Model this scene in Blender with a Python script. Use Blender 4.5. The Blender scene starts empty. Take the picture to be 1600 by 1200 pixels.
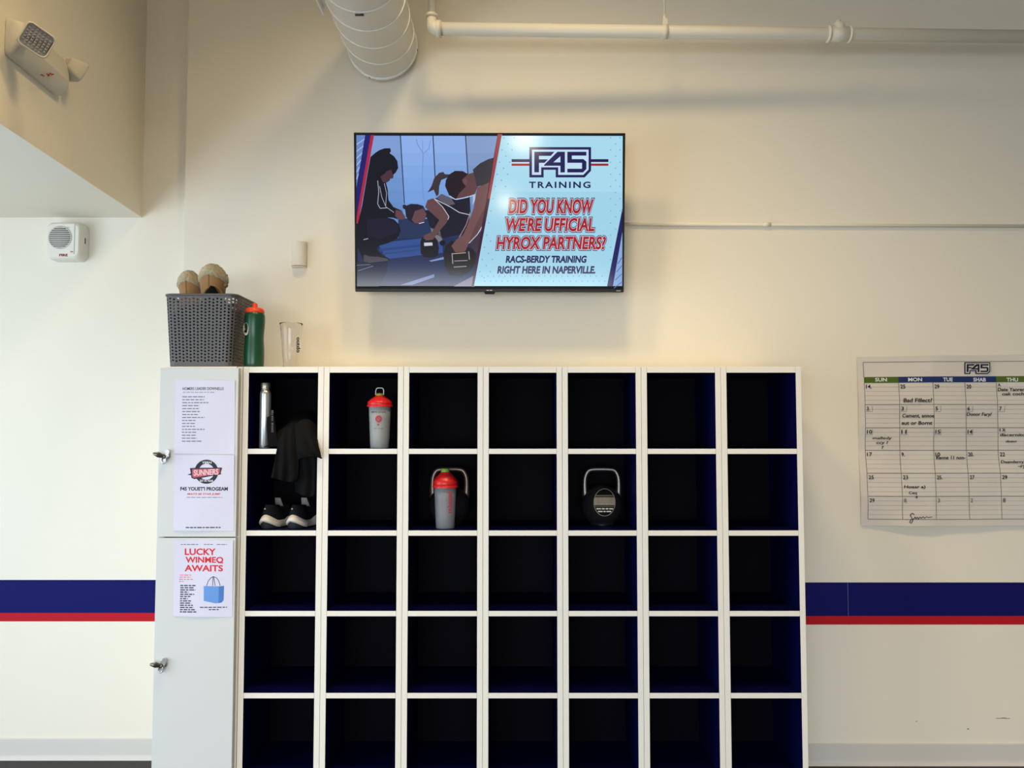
import bpy, bmesh, math, random
from mathutils import Vector, Matrix, noise
from mathutils.geometry import tessellate_polygon

random.seed(7)
scene = bpy.context.scene
COL = scene.collection

# ------------------------------------------------------------------ camera
FPX = 1300.0                       # focal length in pixels of the 1600 px wide frame
PITCH = math.atan(70.0 / FPX)
D_WALL = 3.65                      # camera to back wall
CAM_H = 0.3941 * D_WALL
SP, CP = math.sin(PITCH), math.cos(PITCH)
CAM = Vector((0, 0, CAM_H))
cam_d = bpy.data.cameras.new('camera')
cam_d.sensor_fit = 'HORIZONTAL'
cam_d.sensor_width = 36.0
cam_d.lens = 36.0 * FPX / 1600.0
cam_d.clip_start = 0.05
cam_o = bpy.data.objects.new('camera', cam_d)
cam_o.location = CAM
cam_o.rotation_euler = (math.pi / 2 + PITCH, 0, 0)
COL.objects.link(cam_o)
scene.camera = cam_o


def ray(px, py):
    u, v = (px - 800.0) / FPX, (600.0 - py) / FPX
    return Vector((u, CP - v * SP, SP + v * CP))


def pix(px, py, Y):
    d = ray(px, py)
    return CAM + d * (Y / d.y)


def zat(py, Y):
    return pix(800, py, Y).z


def xat(px, py, Y):
    return pix(px, py, Y).x


# ------------------------------------------------------------------ world, lights, exposure
def lin(c):
    c = c / 255.0
    return c / 12.92 if c <= 0.04045 else ((c + 0.055) / 1.055) ** 2.4


def rgb(r, g, b):
    return (lin(r), lin(g), lin(b), 1.0)


world = bpy.data.worlds.new('world')
scene.world = world
world.use_nodes = True
bg = world.node_tree.nodes['Background']
bg.inputs[0].default_value = (0.80, 0.90, 1.0, 1)
bg.inputs[1].default_value = 0.35

scene.view_settings.view_transform = 'Standard'
scene.view_settings.look = 'None'
scene.view_settings.gamma = 1.0
scene.view_settings.exposure = 0.0
scene.view_settings.use_curve_mapping = False


def area(name, loc, aim, sx, sy, power, color, spread=None, shape='RECTANGLE'):
    l = bpy.data.lights.new(name, 'AREA')
    l.shape = shape
    l.size = sx
    if shape in ('RECTANGLE', 'ELLIPSE'):
        l.size_y = sy
    l.energy = power
    l.color = color
    if spread:
        l.spread = math.radians(spread)
    o = bpy.data.objects.new(name, l)
    o.location = loc
    o.rotation_euler = (Vector(aim) - Vector(loc)).to_track_quat('-Z', 'Y').to_euler()
    COL.objects.link(o)
    return o


WARM = (1.0, 0.73, 0.37)
COOL = (0.73, 0.875, 1.0)
area('daylight_left_window', (-3.36, 1.3, 1.15), (-0.5, 1.7, 1.4), 2.6, 2.0, 82, COOL)
area('daylight_shop_front', (-1.0, -5.2, 1.05), (-0.4, 0.4, -1.6), 4.8, 1.75, 148, (0.90, 0.95, 1.0), spread=95)
area('downlight_centre', (0.12, 2.0, 4.2), (0.12, 2.1, 0), 0.5, 0.5, 29, WARM, spread=130, shape='DISK')
area('downlight_left', (-0.95, 2.0, 4.2), (0.15, 2.25, 1.0), 0.5, 0.5, 22, WARM, spread=95, shape='DISK')
area('downlight_right', (1.75, 1.8, 4.2), (1.7, 1.9, 0), 0.5, 0.5, 6.5, WARM, spread=92, shape='DISK')
area('ceiling_lamp_rear', (0.17, -4.4, 3.71), (0.1, -3.0, 2.6), 0.36, 0.36, 13, (1.0, 0.84, 0.60), shape='DISK')
area('ceiling_lamp_far', (-0.09, -4.73, 2.90), (0, -3.0, 2.4), 0.14, 0.14, 5, (1.0, 0.80, 0.52), shape='DISK')

# ------------------------------------------------------------------ materials
MATS = {}


def mat(name, col, rough=0.5, metal=0.0, spec=0.5, emit=None, emit_s=1.0, trans=0.0, ior=1.45,
        bump=None, vary=None, alpha=1.0, sheen=0.0, sss=0.0, coat=0.0):
    if name in MATS:
        return MATS[name]
    m = bpy.data.materials.new(name)
    m.use_nodes = True
    nt = m.node_tree
    p = nt.nodes['Principled BSDF']
    c = rgb(*col)
    p.inputs['Base Color'].default_value = c
    p.inputs['Roughness'].default_value = rough
    p.inputs['Metallic'].default_value = metal
    p.inputs['Specular IOR Level'].default_value = spec
    p.inputs['IOR'].default_value = ior
    p.inputs['Transmission Weight'].default_value = trans
    p.inputs['Alpha'].default_value = alpha
    p.inputs['Sheen Weight'].default_value = sheen
    p.inputs['Coat Weight'].default_value = coat
    if emit:
        p.inputs['Emission Color'].default_value = rgb(*emit)
        p.inputs['Emission Strength'].default_value = emit_s
    if bump or vary:
        tc = nt.nodes.new('ShaderNodeTexCoord')
    if vary:                       # (scale, amount): small paint / fabric tone variation
        nz = nt.nodes.new('ShaderNodeTexNoise')
        nz.inputs['Scale'].default_value = vary[0]
        nz.inputs['Detail'].default_value = 4
        nt.links.new(tc.outputs['Object'], nz.inputs['Vector'])
        mx = nt.nodes.new('ShaderNodeMix')
        mx.data_type = 'RGBA'
        a = vary[1]
        mx.inputs[6].default_value = (c[0] * (1 - a), c[1] * (1 - a), c[2] * (1 - a), 1)
        mx.inputs[7].default_value = (min(1, c[0] * (1 + a)), min(1, c[1] * (1 + a)), min(1, c[2] * (1 + a)), 1)
        nt.links.new(nz.outputs['Fac'], mx.inputs[0])
        nt.links.new(mx.outputs[2], p.inputs['Base Color'])
    if bump:                       # (scale, strength, distance)
        nb = nt.nodes.new('ShaderNodeTexNoise')
        nb.inputs['Scale'].default_value = bump[0]
        nb.inputs['Detail'].default_value = 5
        nt.links.new(tc.outputs['Object'], nb.inputs['Vector'])
        bn = nt.nodes.new('ShaderNodeBump')
        bn.inputs['Strength'].default_value = bump[1]
        bn.inputs['Distance'].default_value = bump[2]
        nt.links.new(nb.outputs['Fac'], bn.inputs['Height'])
        nt.links.new(bn.outputs['Normal'], p.inputs['Normal'])
    MATS[name] = m
    return m


def ink(r, g, b):
    return mat('ink_%d_%d_%d' % (r, g, b), (r, g, b), 0.8, spec=0.2)


def glow(r, g, b):                 # one colour of the lit screen picture, behind glossy glass
    return mat('screen_%d_%d_%d' % (r, g, b), (4, 4, 5), 0.10, spec=0.4, emit=(r, g, b), emit_s=1.0)


M_WALL = mat('wall_paint', (231, 225, 210), 0.55, spec=0.3, bump=(180, 0.06, 0.002), vary=(1.3, 0.012))
M_BLUE = mat('stripe_navy_paint', (14, 18, 92), 0.6, spec=0.12, bump=(160, 0.05, 0.002))
M_RED = mat('stripe_red_paint', (182, 26, 40), 0.6, spec=0.12, bump=(160, 0.05, 0.002))
M_SEAM = mat('stripe_seam', (84, 88, 140), 0.5)
M_CEIL = mat('ceiling_paint', (205, 200, 188), 0.8)
M_BASE = mat('baseboard_vinyl', (205, 202, 196), 0.45)
M_FLOOR = mat('rubber_floor', (58, 57, 58), 0.75, bump=(90, 0.2, 0.003), vary=(60, 0.3))
M_CREAM = mat('white_laminate', (228, 225, 216), 0.4, spec=0.4, bump=(40, 0.02, 0.001))
M_NAVY = mat('navy_laminate', (5, 7, 60), 0.5, spec=0.1)
M_BACK = mat('black_back_board', (2, 2, 9), 0.6, spec=0.06)
M_DOOR = mat('door_laminate', (202, 205, 204), 0.42, spec=0.4, bump=(60, 0.03, 0.001))
M_STEEL = mat('brushed_steel', (200, 200, 198), 0.28, metal=1.0)
M_DARKSTEEL = mat('worn_steel', (120, 118, 114), 0.35, metal=1.0)
M_WPLASTIC = mat('white_plastic', (226, 223, 212), 0.42)
M_PAINTED = mat('painted_metal', (226, 221, 206), 0.42, spec=0.45)
M_BLACK = mat('black_plastic', (7, 7, 8), 0.45, spec=0.2)
M_PAPER = mat('paper', (210, 209, 228), 0.8, spec=0.15)
M_GREYPL = mat('grey_plastic', (88, 87, 88), 0.5)


# ------------------------------------------------------------------ mesh helpers
class MB:
    def __init__(s):
        s.v, s.f, s.m, s.sm = [], [], [], []

    def add(s, verts, faces, m=0, smooth=False):
        b = len(s.v)
        s.v += [Vector(v) for v in verts]
        for k, f in enumerate(faces):
            s.f.append([i + b for i in f])
            s.m.append(m[k] if isinstance(m, (list, tuple)) else m)
            s.sm.append(smooth)
        return s

    def box(s, lo, hi, m=0):       # m: one index or six (-x +x -y +y -z +z)
        x0, y0, z0 = lo
        x1, y1, z1 = hi
        v = [(x0, y0, z0), (x1, y0, z0), (x1, y1, z0), (x0, y1, z0), (x0, y0, z1), (x1, y0, z1), (x1, y1, z1), (x0, y1, z1)]
        f = [(0, 4, 7, 3), (1, 2, 6, 5), (0, 1, 5, 4), (3, 7, 6, 2), (0, 3, 2, 1), (4, 5, 6, 7)]
        return s.add(v, f, list(m) if isinstance(m, (list, tuple)) else m)

    def rbox(s, lo, hi, r, seg=3, m=0, mtx=None, smooth=True):
        bm = bmesh.new()
        lo, hi = Vector(lo), Vector(hi)
        bmesh.ops.create_cube(bm, size=1, matrix=Matrix.Translation((lo + hi) / 2) @ Matrix.Diagonal((*(hi - lo), 1)))
        bmesh.ops.bevel(bm, geom=list(bm.edges), offset=r, segments=seg, profile=0.5, affect='EDGES')
        bm.verts.index_update()
        vs = [(mtx @ v.co) if mtx else v.co.copy() for v in bm.verts]
        s.add(vs, [[v.index for v in f.verts] for f in bm.faces], m, smooth)
        bm.free()
        return s

    def lathe(s, prof, seg=32, m=0, mtx=None, sx=1.0, sy=1.0, cap0=True, cap1=True, smooth=True):
        vs, fs = [], []
        n = len(prof)
        for r, z in prof:
            for k in range(seg):
                a = 2 * math.pi * k / seg
                vs.append(Vector((r * sx * math.cos(a), r * sy * math.sin(a), z)))
        for i in range(n - 1):
            for k in range(seg):
                k2 = (k + 1) % seg
                fs.append((i * seg + k, i * seg + k2, (i + 1) * seg + k2, (i + 1) * seg + k))
        if cap0:
            fs.append(tuple(range(seg - 1, -1, -1)))
        if cap1:
            fs.append(tuple((n - 1) * seg + k for k in range(seg)))
        if mtx:
            vs = [mtx @ v for v in vs]
        return s.add(vs, fs, m, smooth)

    def tube(s, pts, r, seg=12, m=0, closed=False, sq=(1, 1)):
        pts = [Vector(p) for p in pts]
        n = len(pts)
        rr = r if isinstance(r, (list, tuple)) else [r] * n
        vs, fs = [], []
        up = None
        for i in range(n):
            a = pts[(i - 1) % n] if (closed or i > 0) else pts[i]
            b = pts[(i + 1) % n] if (closed or i < n - 1) else pts[i]
            t = (b - a).normalized()
            if up is None:
                up = Vector((0, 0, 1)) if abs(t.z) < 0.9 else Vector((0, 1, 0))
            e1 = (up - t * up.dot(t)).normalized()
            e2 = t.cross(e1)
            up = e1
            for k in range(seg):
                q = 2 * math.pi * k / seg
                vs.append(pts[i] + (e1 * math.cos(q) * sq[0] + e2 * math.sin(q) * sq[1]) * rr[i])
        for i in range(n if closed else n - 1):
            j = (i + 1) % n
            for k in range(seg):
                k2 = (k + 1) % seg
                fs.append((i * seg + k, j * seg + k, j * seg + k2, i * seg + k2))
        if not closed:
            fs.append(tuple(range(seg)))
            fs.append(tuple((n - 1) * seg + k for k in range(seg - 1, -1, -1)))
        return s.add(vs, fs, m, True)

    def prism(s, poly, fn, t0, t1, m=0, smooth=False):   # poly: 2-D outline, fn(a, b, t) -> point
        n = len(poly)
        vs = [fn(a, b, t0) for a, b in poly] + [fn(a, b, t1) for a, b in poly]
        fs = [tuple(range(n - 1, -1, -1)), tuple(range(n, 2 * n))]
        for k in range(n):
            k2 = (k + 1) % n
            fs.append((k, k2, n + k2, n + k))
        return s.add(vs, fs, m, smooth)

    def grid(s, rows, m=0, smooth=True, wrap=False):     # rows of points
        nr, nc = len(rows), len(rows[0])
        vs = [p for r in rows for p in r]
        fs = []
        for i in range(nr - 1):
            for j in range(nc if wrap else nc - 1):
                j2 = (j + 1) % nc
                fs.append((i * nc + j, i * nc + j2, (i + 1) * nc + j2, (i + 1) * nc + j))
        return s.add(vs, fs, m, smooth)


ORG = {}


def make(name, mb, mats, parent=None, origin=None, bevel=None, solid=None, sub=0, local=False, fixn=True):
    """link one mesh object; vertices are given in world space unless local=True"""
    if parent is not None:
        org = ORG[parent]
    else:
        org = Vector(origin) if origin is not None else Vector((0, 0, 0))
    me = bpy.data.meshes.new(name)
    sh = Vector((0, 0, 0)) if local else org
    me.from_pydata([tuple(v - sh) for v in mb.v], [], mb.f)
    for m in (mats if isinstance(mats, (list, tuple)) else [mats]):
        me.materials.append(m)
    me.polygons.foreach_set('material_index', mb.m)
    me.polygons.foreach_set('use_smooth', mb.sm)
    if fixn:
        bm = bmesh.new()
        bm.from_mesh(me)
        bmesh.ops.recalc_face_normals(bm, faces=bm.faces)
        bm.to_mesh(me)
        bm.free()
    me.update()
    o = bpy.data.objects.new(name, me)
    COL.objects.link(o)
    if parent is not None:
        o.parent = parent
    else:
        o.location = org
    ORG[o] = org
    if solid:
        md = o.modifiers.new('thickness', 'SOLIDIFY')
        md.thickness = solid
        md.offset = 0
    if bevel:
        md = o.modifiers.new('edge', 'BEVEL')
        md.width = bevel
        md.segments = 2
        md.limit_method = 'ANGLE'
        md.angle_limit = math.radians(40)
    if sub:
        md = o.modifiers.new('smooth', 'SUBSURF')
        md.levels = md.render_levels = sub
    return o


def tag(o, label, cat, group=None):
    o['label'] = label
    o['category'] = cat
    if group:
        o['group'] = group
    return o


def thing(name, origin, label, cat, group=None):
    e = bpy.data.objects.new(name, None)
    e.empty_display_size = 0.05
    e.location = origin
    COL.objects.link(e)
    ORG[e] = Vector(origin)
    return tag(e, label, cat, group)


def struct(name, mb, mats, label=None, **kw):
    o = make(name, mb, mats, **kw)
    o['kind'] = 'structure'
    if label:
        o['label'] = label
    return o


def copy_tree(o, parent=None):
    c = o.copy()
    COL.objects.link(c)
    if parent is not None:
        c.parent = parent
    ORG[c] = ORG[o]
    for ch in [x for x in COL.objects if x.parent == o]:
        copy_tree(ch, c)
    return c


# ------------------------------------------------------------------ lettering and flat print
_TX = {}


def text2d(s, offset=0.0, shear=0.0, spacing=1.0):
    key = (s, offset, shear, spacing)
    if key in _TX:
        return _TX[key]
    cu = bpy.data.curves.new('lettering', 'FONT')
    cu.body = s
    cu.size = 1.0
    cu.offset = offset
    cu.shear = shear
    cu.space_character = spacing
    cu.resolution_u = 3
    ob = bpy.data.objects.new('lettering', cu)
    COL.objects.link(ob)
    dg = bpy.context.evaluated_depsgraph_get()
    me = bpy.data.meshes.new_from_object(ob.evaluated_get(dg))
    me.calc_loop_triangles()
    vs = [(v.co.x, v.co.y) for v in me.vertices]
    fs = [tuple(t.vertices) for t in me.loop_triangles]
    bpy.data.objects.remove(ob)
    bpy.data.curves.remove(cu)
    bpy.data.meshes.remove(me)
    _TX[key] = (vs, fs)
    return _TX[key]


class Canvas:
    """flat print on a real plane (O, N); points are looked up by sighting along the camera ray"""

    def __init__(s, O, N, eps=0.0002, h=None):
        s.O, s.N, s.eps, s.h = Vector(O), Vector(N).normalized(), eps, h
        s.mb = MB()
        s.mats = []

    def mi(s, m):
        if m not in s.mats:
            s.mats.append(m)
        return s.mats.index(m)

    def P(s, px, py, lay=0):
        d = ray(px, py)
        k = (s.O - CAM).dot(s.N) / d.dot(s.N)
        p = CAM + d * k
        hh = s.h(px, py) if s.h else 0.0
        return p + s.N * (hh + lay * s.eps)

    def poly(s, pts, m, lay=1):
        tri = tessellate_polygon([[Vector((a, b, 0)) for a, b in pts]])
        s.mb.add([s.P(a, b, lay) for a, b in pts], [tuple(t) for t in tri], s.mi(m))

    def quad(s, x0, y0, x1, y1, m, lay=1):
        s.poly([(x0, y0), (x1, y0), (x1, y1), (x0, y1)], m, lay)

    def line(s, pts, w, m, lay=1, step=14):
        for (ax, ay), (bx, by) in zip(pts[:-1], pts[1:]):
            L = math.hypot(bx - ax, by - ay)
            if L < 1e-6:
                continue
            nx, ny = -(by - ay) / L * w / 2, (bx - ax) / L * w / 2
            n = max(1, int(L / step))
            for k in range(n):
                t0, t1 = k / n, (k + 1) / n
                x0, y0 = ax + (bx - ax) * t0, ay + (by - ay) * t0
                x1, y1 = ax + (bx - ax) * t1, ay + (by - ay) * t1
                s.mb.add([s.P(x0 + nx, y0 + ny, lay), s.P(x1 + nx, y1 + ny, lay), s.P(x1 - nx, y1 - ny, lay), s.P(x0 - nx, y0 - ny, lay)],
                         [(0, 1, 2, 3)], s.mi(m))

    def disc(s, cx, cy, rx, ry, m, lay=1, n=20):
        s.poly([(cx + rx * math.cos(2 * math.pi * k / n), cy + ry * math.sin(2 * math.pi * k / n)) for k in range(n)], m, lay)

    def ring(s, cx, cy, r0, r1, m, lay=1, n=32, a0=0.0, a1=2 * math.pi, ey=1.0):
        for k in range(n):
            p, q = a0 + (a1 - a0) * k / n, a0 + (a1 - a0) * (k + 1) / n
            s.poly([(cx + r0 * math.cos(p), cy + r0 * ey * math.sin(p)), (cx + r1 * math.cos(p), cy + r1 * ey * math.sin(p)),
                    (cx + r1 * math.cos(q), cy + r1 * ey * math.sin(q)), (cx + r0 * math.cos(q), cy + r0 * ey * math.sin(q))], m, lay)

    def text(s, t, x0, y0, x1, y1, m, lay=1, off=0.0, extra=0.0, shear=0.0, spacing=1.0, rot=0, tilt=0.0):
        """fit lettering to the box; extra widens the strokes without moving the letters; rot in quarter turns"""
        v0, _ = text2d(t, off, shear, spacing)
        v1, f1 = text2d(t, off + extra, shear, spacing) if extra else (v0, _)
        ax0, ax1 = min(a for a, b in v0), max(a for a, b in v0)
        ay0, ay1 = min(b for a, b in v0), max(b for a, b in v0)
        out = []
        for a, b in v1:
            u, w = (a - ax0) / (ax1 - ax0), (b - ay0) / (ay1 - ay0)
            if rot == 0:
                px, py = x0 + u * (x1 - x0), y1 - w * (y1 - y0)
            elif rot == 1:         # reads bottom to top
                px, py = x0 + (1 - w) * (x1 - x0), y1 - u * (y1 - y0)
            else:                  # reads top to bottom
                px, py = x0 + w * (x1 - x0), y0 + u * (y1 - y0)
            py += tilt * (px - x0)
            out.append(s.P(px, py, lay))
        s.mb.add(out, f1, s.mi(m))

    def words(s, x0, y0, x1, h, m, lay=1, seed=0):       # a line of print too small to read: short dashes
        rr = random.Random(seed)
        x = x0
        while x < x1:
            w = min(rr.uniform(3, 8), x1 - x)
            s.line([(x, y0), (x + w, y0)], h, m, lay)
            x += w + 1.3

    def sheet(s, q, m, nx=10, ny=12, th=0.0006):         # q: four pixel corners TL TR BR BL
        def pt(u, v, back):
            ax = q[0][0] + (q[1][0] - q[0][0]) * u
            ay = q[0][1] + (q[1][1] - q[0][1]) * u
            bx = q[3][0] + (q[2][0] - q[3][0]) * u
            by = q[3][1] + (q[2][1] - q[3][1]) * u
            p = s.P(ax + (bx - ax) * v, ay + (by - ay) * v, 0)
            return p - s.N * th if back else p
        k = s.mi(m)
        F = [[pt(j / nx, i / ny, False) for j in range(nx + 1)] for i in range(ny + 1)]
        B = [[pt(j / nx, i / ny, True) for j in range(nx + 1)] for i in range(ny + 1)]
        s.mb.grid(F, k)
        s.mb.grid(B, k)
        for r in (0, ny):
            s.mb.grid([F[r], B[r]], k, False)
        for c in (0, nx):
            s.mb.grid([[F[i][c] for i in range(ny + 1)], [B[i][c] for i in range(ny + 1)]], k, False)


def f45_logo(c, X, Y, ink_d, ink_l, lay):
    """the gym badge, drawn in a 462 x 230 box mapped by X(), Y()"""
    def pl(pts, m, l):
        c.poly([(X(a), Y(b)) for a, b in pts], m, l)
    pl([(418, 98), (880, 98), (880, 275), (832, 325), (615, 325), (615, 268), (525, 268), (525, 325), (418, 325)], ink_d, lay)
    pl([(437, 117), (861, 117), (861, 266), (822, 306), (634, 306), (634, 249), (506, 249), (506, 306), (437, 306)], ink_l, lay + 1)
    pl([(455, 133), (606, 133), (578, 164), (490, 164), (490, 190), (556, 190), (532, 216), (490, 216), (490, 287), (455, 287)], ink_d, lay + 2)
    pl([(628, 133), (684, 133), (684, 288), (650, 288), (650, 238), (528, 238), (528, 232)], ink_d, lay + 2)
    pl([(650, 166), (650, 212), (598, 212)], ink_l, lay + 3)
    pl([(702, 133), (845, 133), (845, 162), (736, 162), (736, 188), (822, 188), (845, 207), (845, 262), (820, 288), (702, 288),
        (702, 260), (812, 260), (812, 216), (702, 216)], ink_d, lay + 2)


# ------------------------------------------------------------------ the room
X_CORNER = xat(289, 300, D_WALL)                  # outside corner where the back wall steps back
Y_REC = D_WALL + 0.06                             # stepped-back wall on the left
Z_CEIL, X_L, X_R, Y_F = 4.25, -3.4, 4.4, -6.0
Z_S0, Z_S1, Z_S2 = zat(910, D_WALL), zat(962.5, D_WALL), zat(976, D_WALL)
Z_SOF = zat(340, Y_REC)                           # soffit underside


def wall_strips(mb, x0, x1, y0, y1, extra=None):
    """wall panel facing the camera with its painted bands as bands of one mesh"""
    zs = [(0, Z_S2, 0), (Z_S2, Z_S1, 2), (Z_S1, Z_S0, 1), (Z_S0, Z_CEIL, 0)]
    for a, b, k in zs:
        mb.add([(x0, y0, a), (x1, y0, a), (x1, y0, b), (x0, y0, b)], [(0, 1, 2, 3)], k)
    for a, b, k in zs:                            # return on the left end
        mb.add([(x0, y0, a), (x0, y1, a), (x0, y1, b), (x0, y0, b)], [(0, 1, 2, 3)], k)
    mb.add([(x1, y0, 0), (x1, y1, 0), (x1, y1, Z_CEIL), (x1, y0, Z_CEIL)], [(0, 1, 2, 3)], 0)
    mb.add([(x0, y1, 0), (x1, y1, 0), (x1, y1, Z_CEIL), (x0, y1, Z_CEIL)], [(0, 1, 2, 3)], 0)


mb = MB()
wall_strips(mb, X_CORNER, X_R, D_WALL, D_WALL + 0.25)
xs = xat(1325, 935, D_WALL)
mb.box((xs - 0.0012, D_WALL - 0.0006, Z_S1), (xs + 0.0012, D_WALL, Z_S0), 3)       # joint in the blue band
for sa, sb, sy, sw in ((1556, 1566, 1122.4, 0.9), (1565, 1572, 1122.0, 1.3), (1571, 1578, 1122.6, 0.8), (1511, 1514, 1139, 1.6), (1431, 1433, 1127, 1.0)):
    p_, q_ = pix(sa, sy - sw / 2, D_WALL), pix(sb, sy + sw / 2, D_WALL)      # old scuffs on the paint
    mb.box((p_.x, D_WALL - 0.0003, q_.z), (q_.x, D_WALL, p_.z), 4)
struct('wall_back', mb, [M_WALL, M_BLUE, M_RED, M_SEAM, mat('scuff_mark', (112, 104, 96), 0.8)], 'cream back wall with navy and red painted bands behind the lockers', fixn=False)
mb = MB()
wall_strips(mb, X_L, X_CORNER, Y_REC, D_WALL + 0.25)
struct('wall_left_back', mb, [M_WALL, M_BLUE, M_RED], 'bright stepped-back wall left of the lockers with navy and red bands', fixn=False)
# left side wall with the big window that lets the daylight in
WY0, WY1, WZ0, WZ1 = 0.2, 3.2, 0.12, 2.2
mb = MB()
mb.box((X_L - 0.15, Y_F, 0), (X_L, WY0, Z_CEIL))
mb.box((X_L - 0.15, WY1, 0), (X_L, D_WALL + 0.25, Z_CEIL))
mb.box((X_L - 0.15, WY0, 0), (X_L, WY1, WZ0))
mb.box((X_L - 0.15, WY0, WZ1), (X_L, WY1, Z_CEIL))
struct('wall_left', mb, [M_WALL])
M_ALU = mat('window_aluminium', (150, 152, 155), 0.35, metal=0.9)
mb = MB()
for y in (WY0, (WY0 + WY1) / 2, WY1):
    mb.box((X_L - 0.1, y - 0.03, WZ0), (X_L - 0.05, y + 0.03, WZ1))
for z in (WZ0, WZ1):
    mb.box((X_L - 0.1, WY0, z - 0.03), (X_L - 0.05, WY1, z + 0.03))
struct('window_1', mb, [M_ALU])
struct('wall_right', MB().box((X_R, Y_F, 0), (X_R + 0.15, D_WALL + 0.25, Z_CEIL)), [M_WALL])
struct('floor', MB().box((X_L - 0.15, Y_F, -0.1), (X_R + 0.15, D_WALL + 0.25, 0)), [M_FLOOR], 'dark speckled rubber floor')
struct('ceiling', MB().box((X_L - 0.15, Y_F, Z_CEIL), (X_R + 0.15, D_WALL + 0.25, Z_CEIL + 0.1)), [M_CEIL])

# dropped soffit on the left
def on_z(px, py, Z):
    d = ray(px, py)
    return CAM + d * ((Z - CAM.z) / d.z)


SF0 = pix(222, 340, Y_REC)
SF1 = on_z(0, 193, Z_SOF)
SDIR = (SF1 - SF0).normalized()
SF2 = SF0 + SDIR * 4.2
SNRM = Vector((-SDIR.y, SDIR.x, 0))
if SNRM.x < 0:
    SNRM = -SNRM
mb = MB()
mb.prism([(SF0.x, SF0.y), (SF2.x, SF2.y), (X_L, SF2.y), (X_L, SF0.y)], lambda a, b, t: Vector((a, b, t)), Z_SOF, Z_CEIL)
struct('ceiling_soffit', mb, [M_WALL], 'dropped cream soffit with pale underside at upper left')

# vinyl baseboards
ZB = zat(1161, D_WALL)
def baseboard(name, x0, x1, y, lab):
    prof = [(0, 0), (-0.016, 0), (-0.014, 0.004), (-0.009, 0.012), (-0.007, 0.02), (-0.006, ZB - 0.004), (-0.003, ZB), (0, ZB)]
    m = MB()
    m.prism(prof, lambda a, b, t: Vector((t, y + a, b)), x0, x1)
    struct(name, m, [M_BASE], lab)


baseboard('baseboard_back', xat(1240, 1180, D_WALL), X_R, D_WALL, 'pale vinyl baseboard right of the lockers')
baseboard('baseboard_left', X_L, X_CORNER, Y_REC, 'pale vinyl baseboard left of the lockers')

# ------------------------------------------------------------------ open locker columns
Y_LK = 3.20
XL0, XL1 = xat(379.5, 580, Y_LK), xat(1252.5, 580, Y_LK)
LW = (XL1 - XL0) / 7
Z_TOP = zat(573, Y_LK)
TH = 0.0215
ZC0, ZC4 = zat(577.6, Y_LK), zat(1087, Y_LK)
ROW = (ZC0 - ZC4) / 4
Y_IN, Y_BK = 3.555, D_WALL - 0.004
ZC = [zat(y, Y_LK) for y in (577.6, 705.3, 833.0, 958.8, 1087.0)]
ZC.append(ZC[4] - ROW)
SH = 0.0205                                       # shelf thickness

lock_labels = [
    'open navy locker column holding the black garment and dark sneakers, next to the white doors',
    'open navy locker column with a red-lidded shaker alone in its top cubby',
    'open navy locker column with a shaker in front of a kettlebell in its second cubby',
    'empty open navy locker column between the two columns that hold kettlebells',
    'open navy locker column holding only the kettlebell with an oval label',
    'empty open navy locker column just right of the labelled kettlebell column',
    'empty open navy locker column at the far right end of the row']
e = 0.0005
x0, x1 = XL0 + e, XL0 + LW - e
root = thing('open_locker', ((x0 + x1) / 2, (Y_LK + Y_BK) / 2, 0), lock_labels[0], 'locker', 'open locker columns')
for a, b, mm in ((x0, x0 + TH, (0, 1, 0, 0, 0, 0)), (x1 - TH, x1, (1, 0, 0, 0, 0, 0))):
    make('side_panel', MB().box((a, Y_LK, 0.0), (b, Y_BK, Z_TOP), mm), [M_CREAM, M_NAVY], root, bevel=0.0012)
make('top_panel', MB().box((x0 + TH, Y_LK, ZC[0] - 0.012), (x1 - TH, Y_BK, Z_TOP), (1, 1, 0, 1, 1, 0)), [M_CREAM, M_NAVY], root, bevel=0.001)
for k in range(1, 6):
    make('shelf' if k < 5 else 'bottom_panel', MB().box((x0 + TH, Y_LK, ZC[k] - SH / 2), (x1 - TH, Y_IN, ZC[k] + SH / 2), (1, 1, 0, 1, 1, 1)),
         [M_CREAM, M_NAVY], root, bevel=0.001)
make('plinth', MB().box((x0 + TH, Y_LK + 0.01, 0), (x1 - TH, Y_LK + 0.03, ZC[5] - SH / 2)), [M_CREAM], root)
make('back_panel', MB().box((x0 + TH, Y_IN, ZC[5] - SH / 2), (x1 - TH, Y_IN + 0.008, ZC[0] - 0.012)), [M_BACK], root)
SEAMS = [379.0, 505.5, 630.3, 755.0, 878.5, 1002.3, 1126.8, 1253.2]
columns = [root]
for k in range(1, 7):
    c = copy_tree(root)
    c['label'] = lock_labels[k]
    columns.append(c)
for k, c in enumerate(columns):                   # the columns are not all exactly the same width
    a, b = xat(SEAMS[k], 640, Y_LK), xat(SEAMS[k + 1], 640, Y_LK)
    c.location.x = (a + b) / 2
    c.scale.x = (b - a) / LW


def floor_of(row):                                # top of the board under cubby row (1 = top row)
    return ZC[row] + SH / 2


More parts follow.
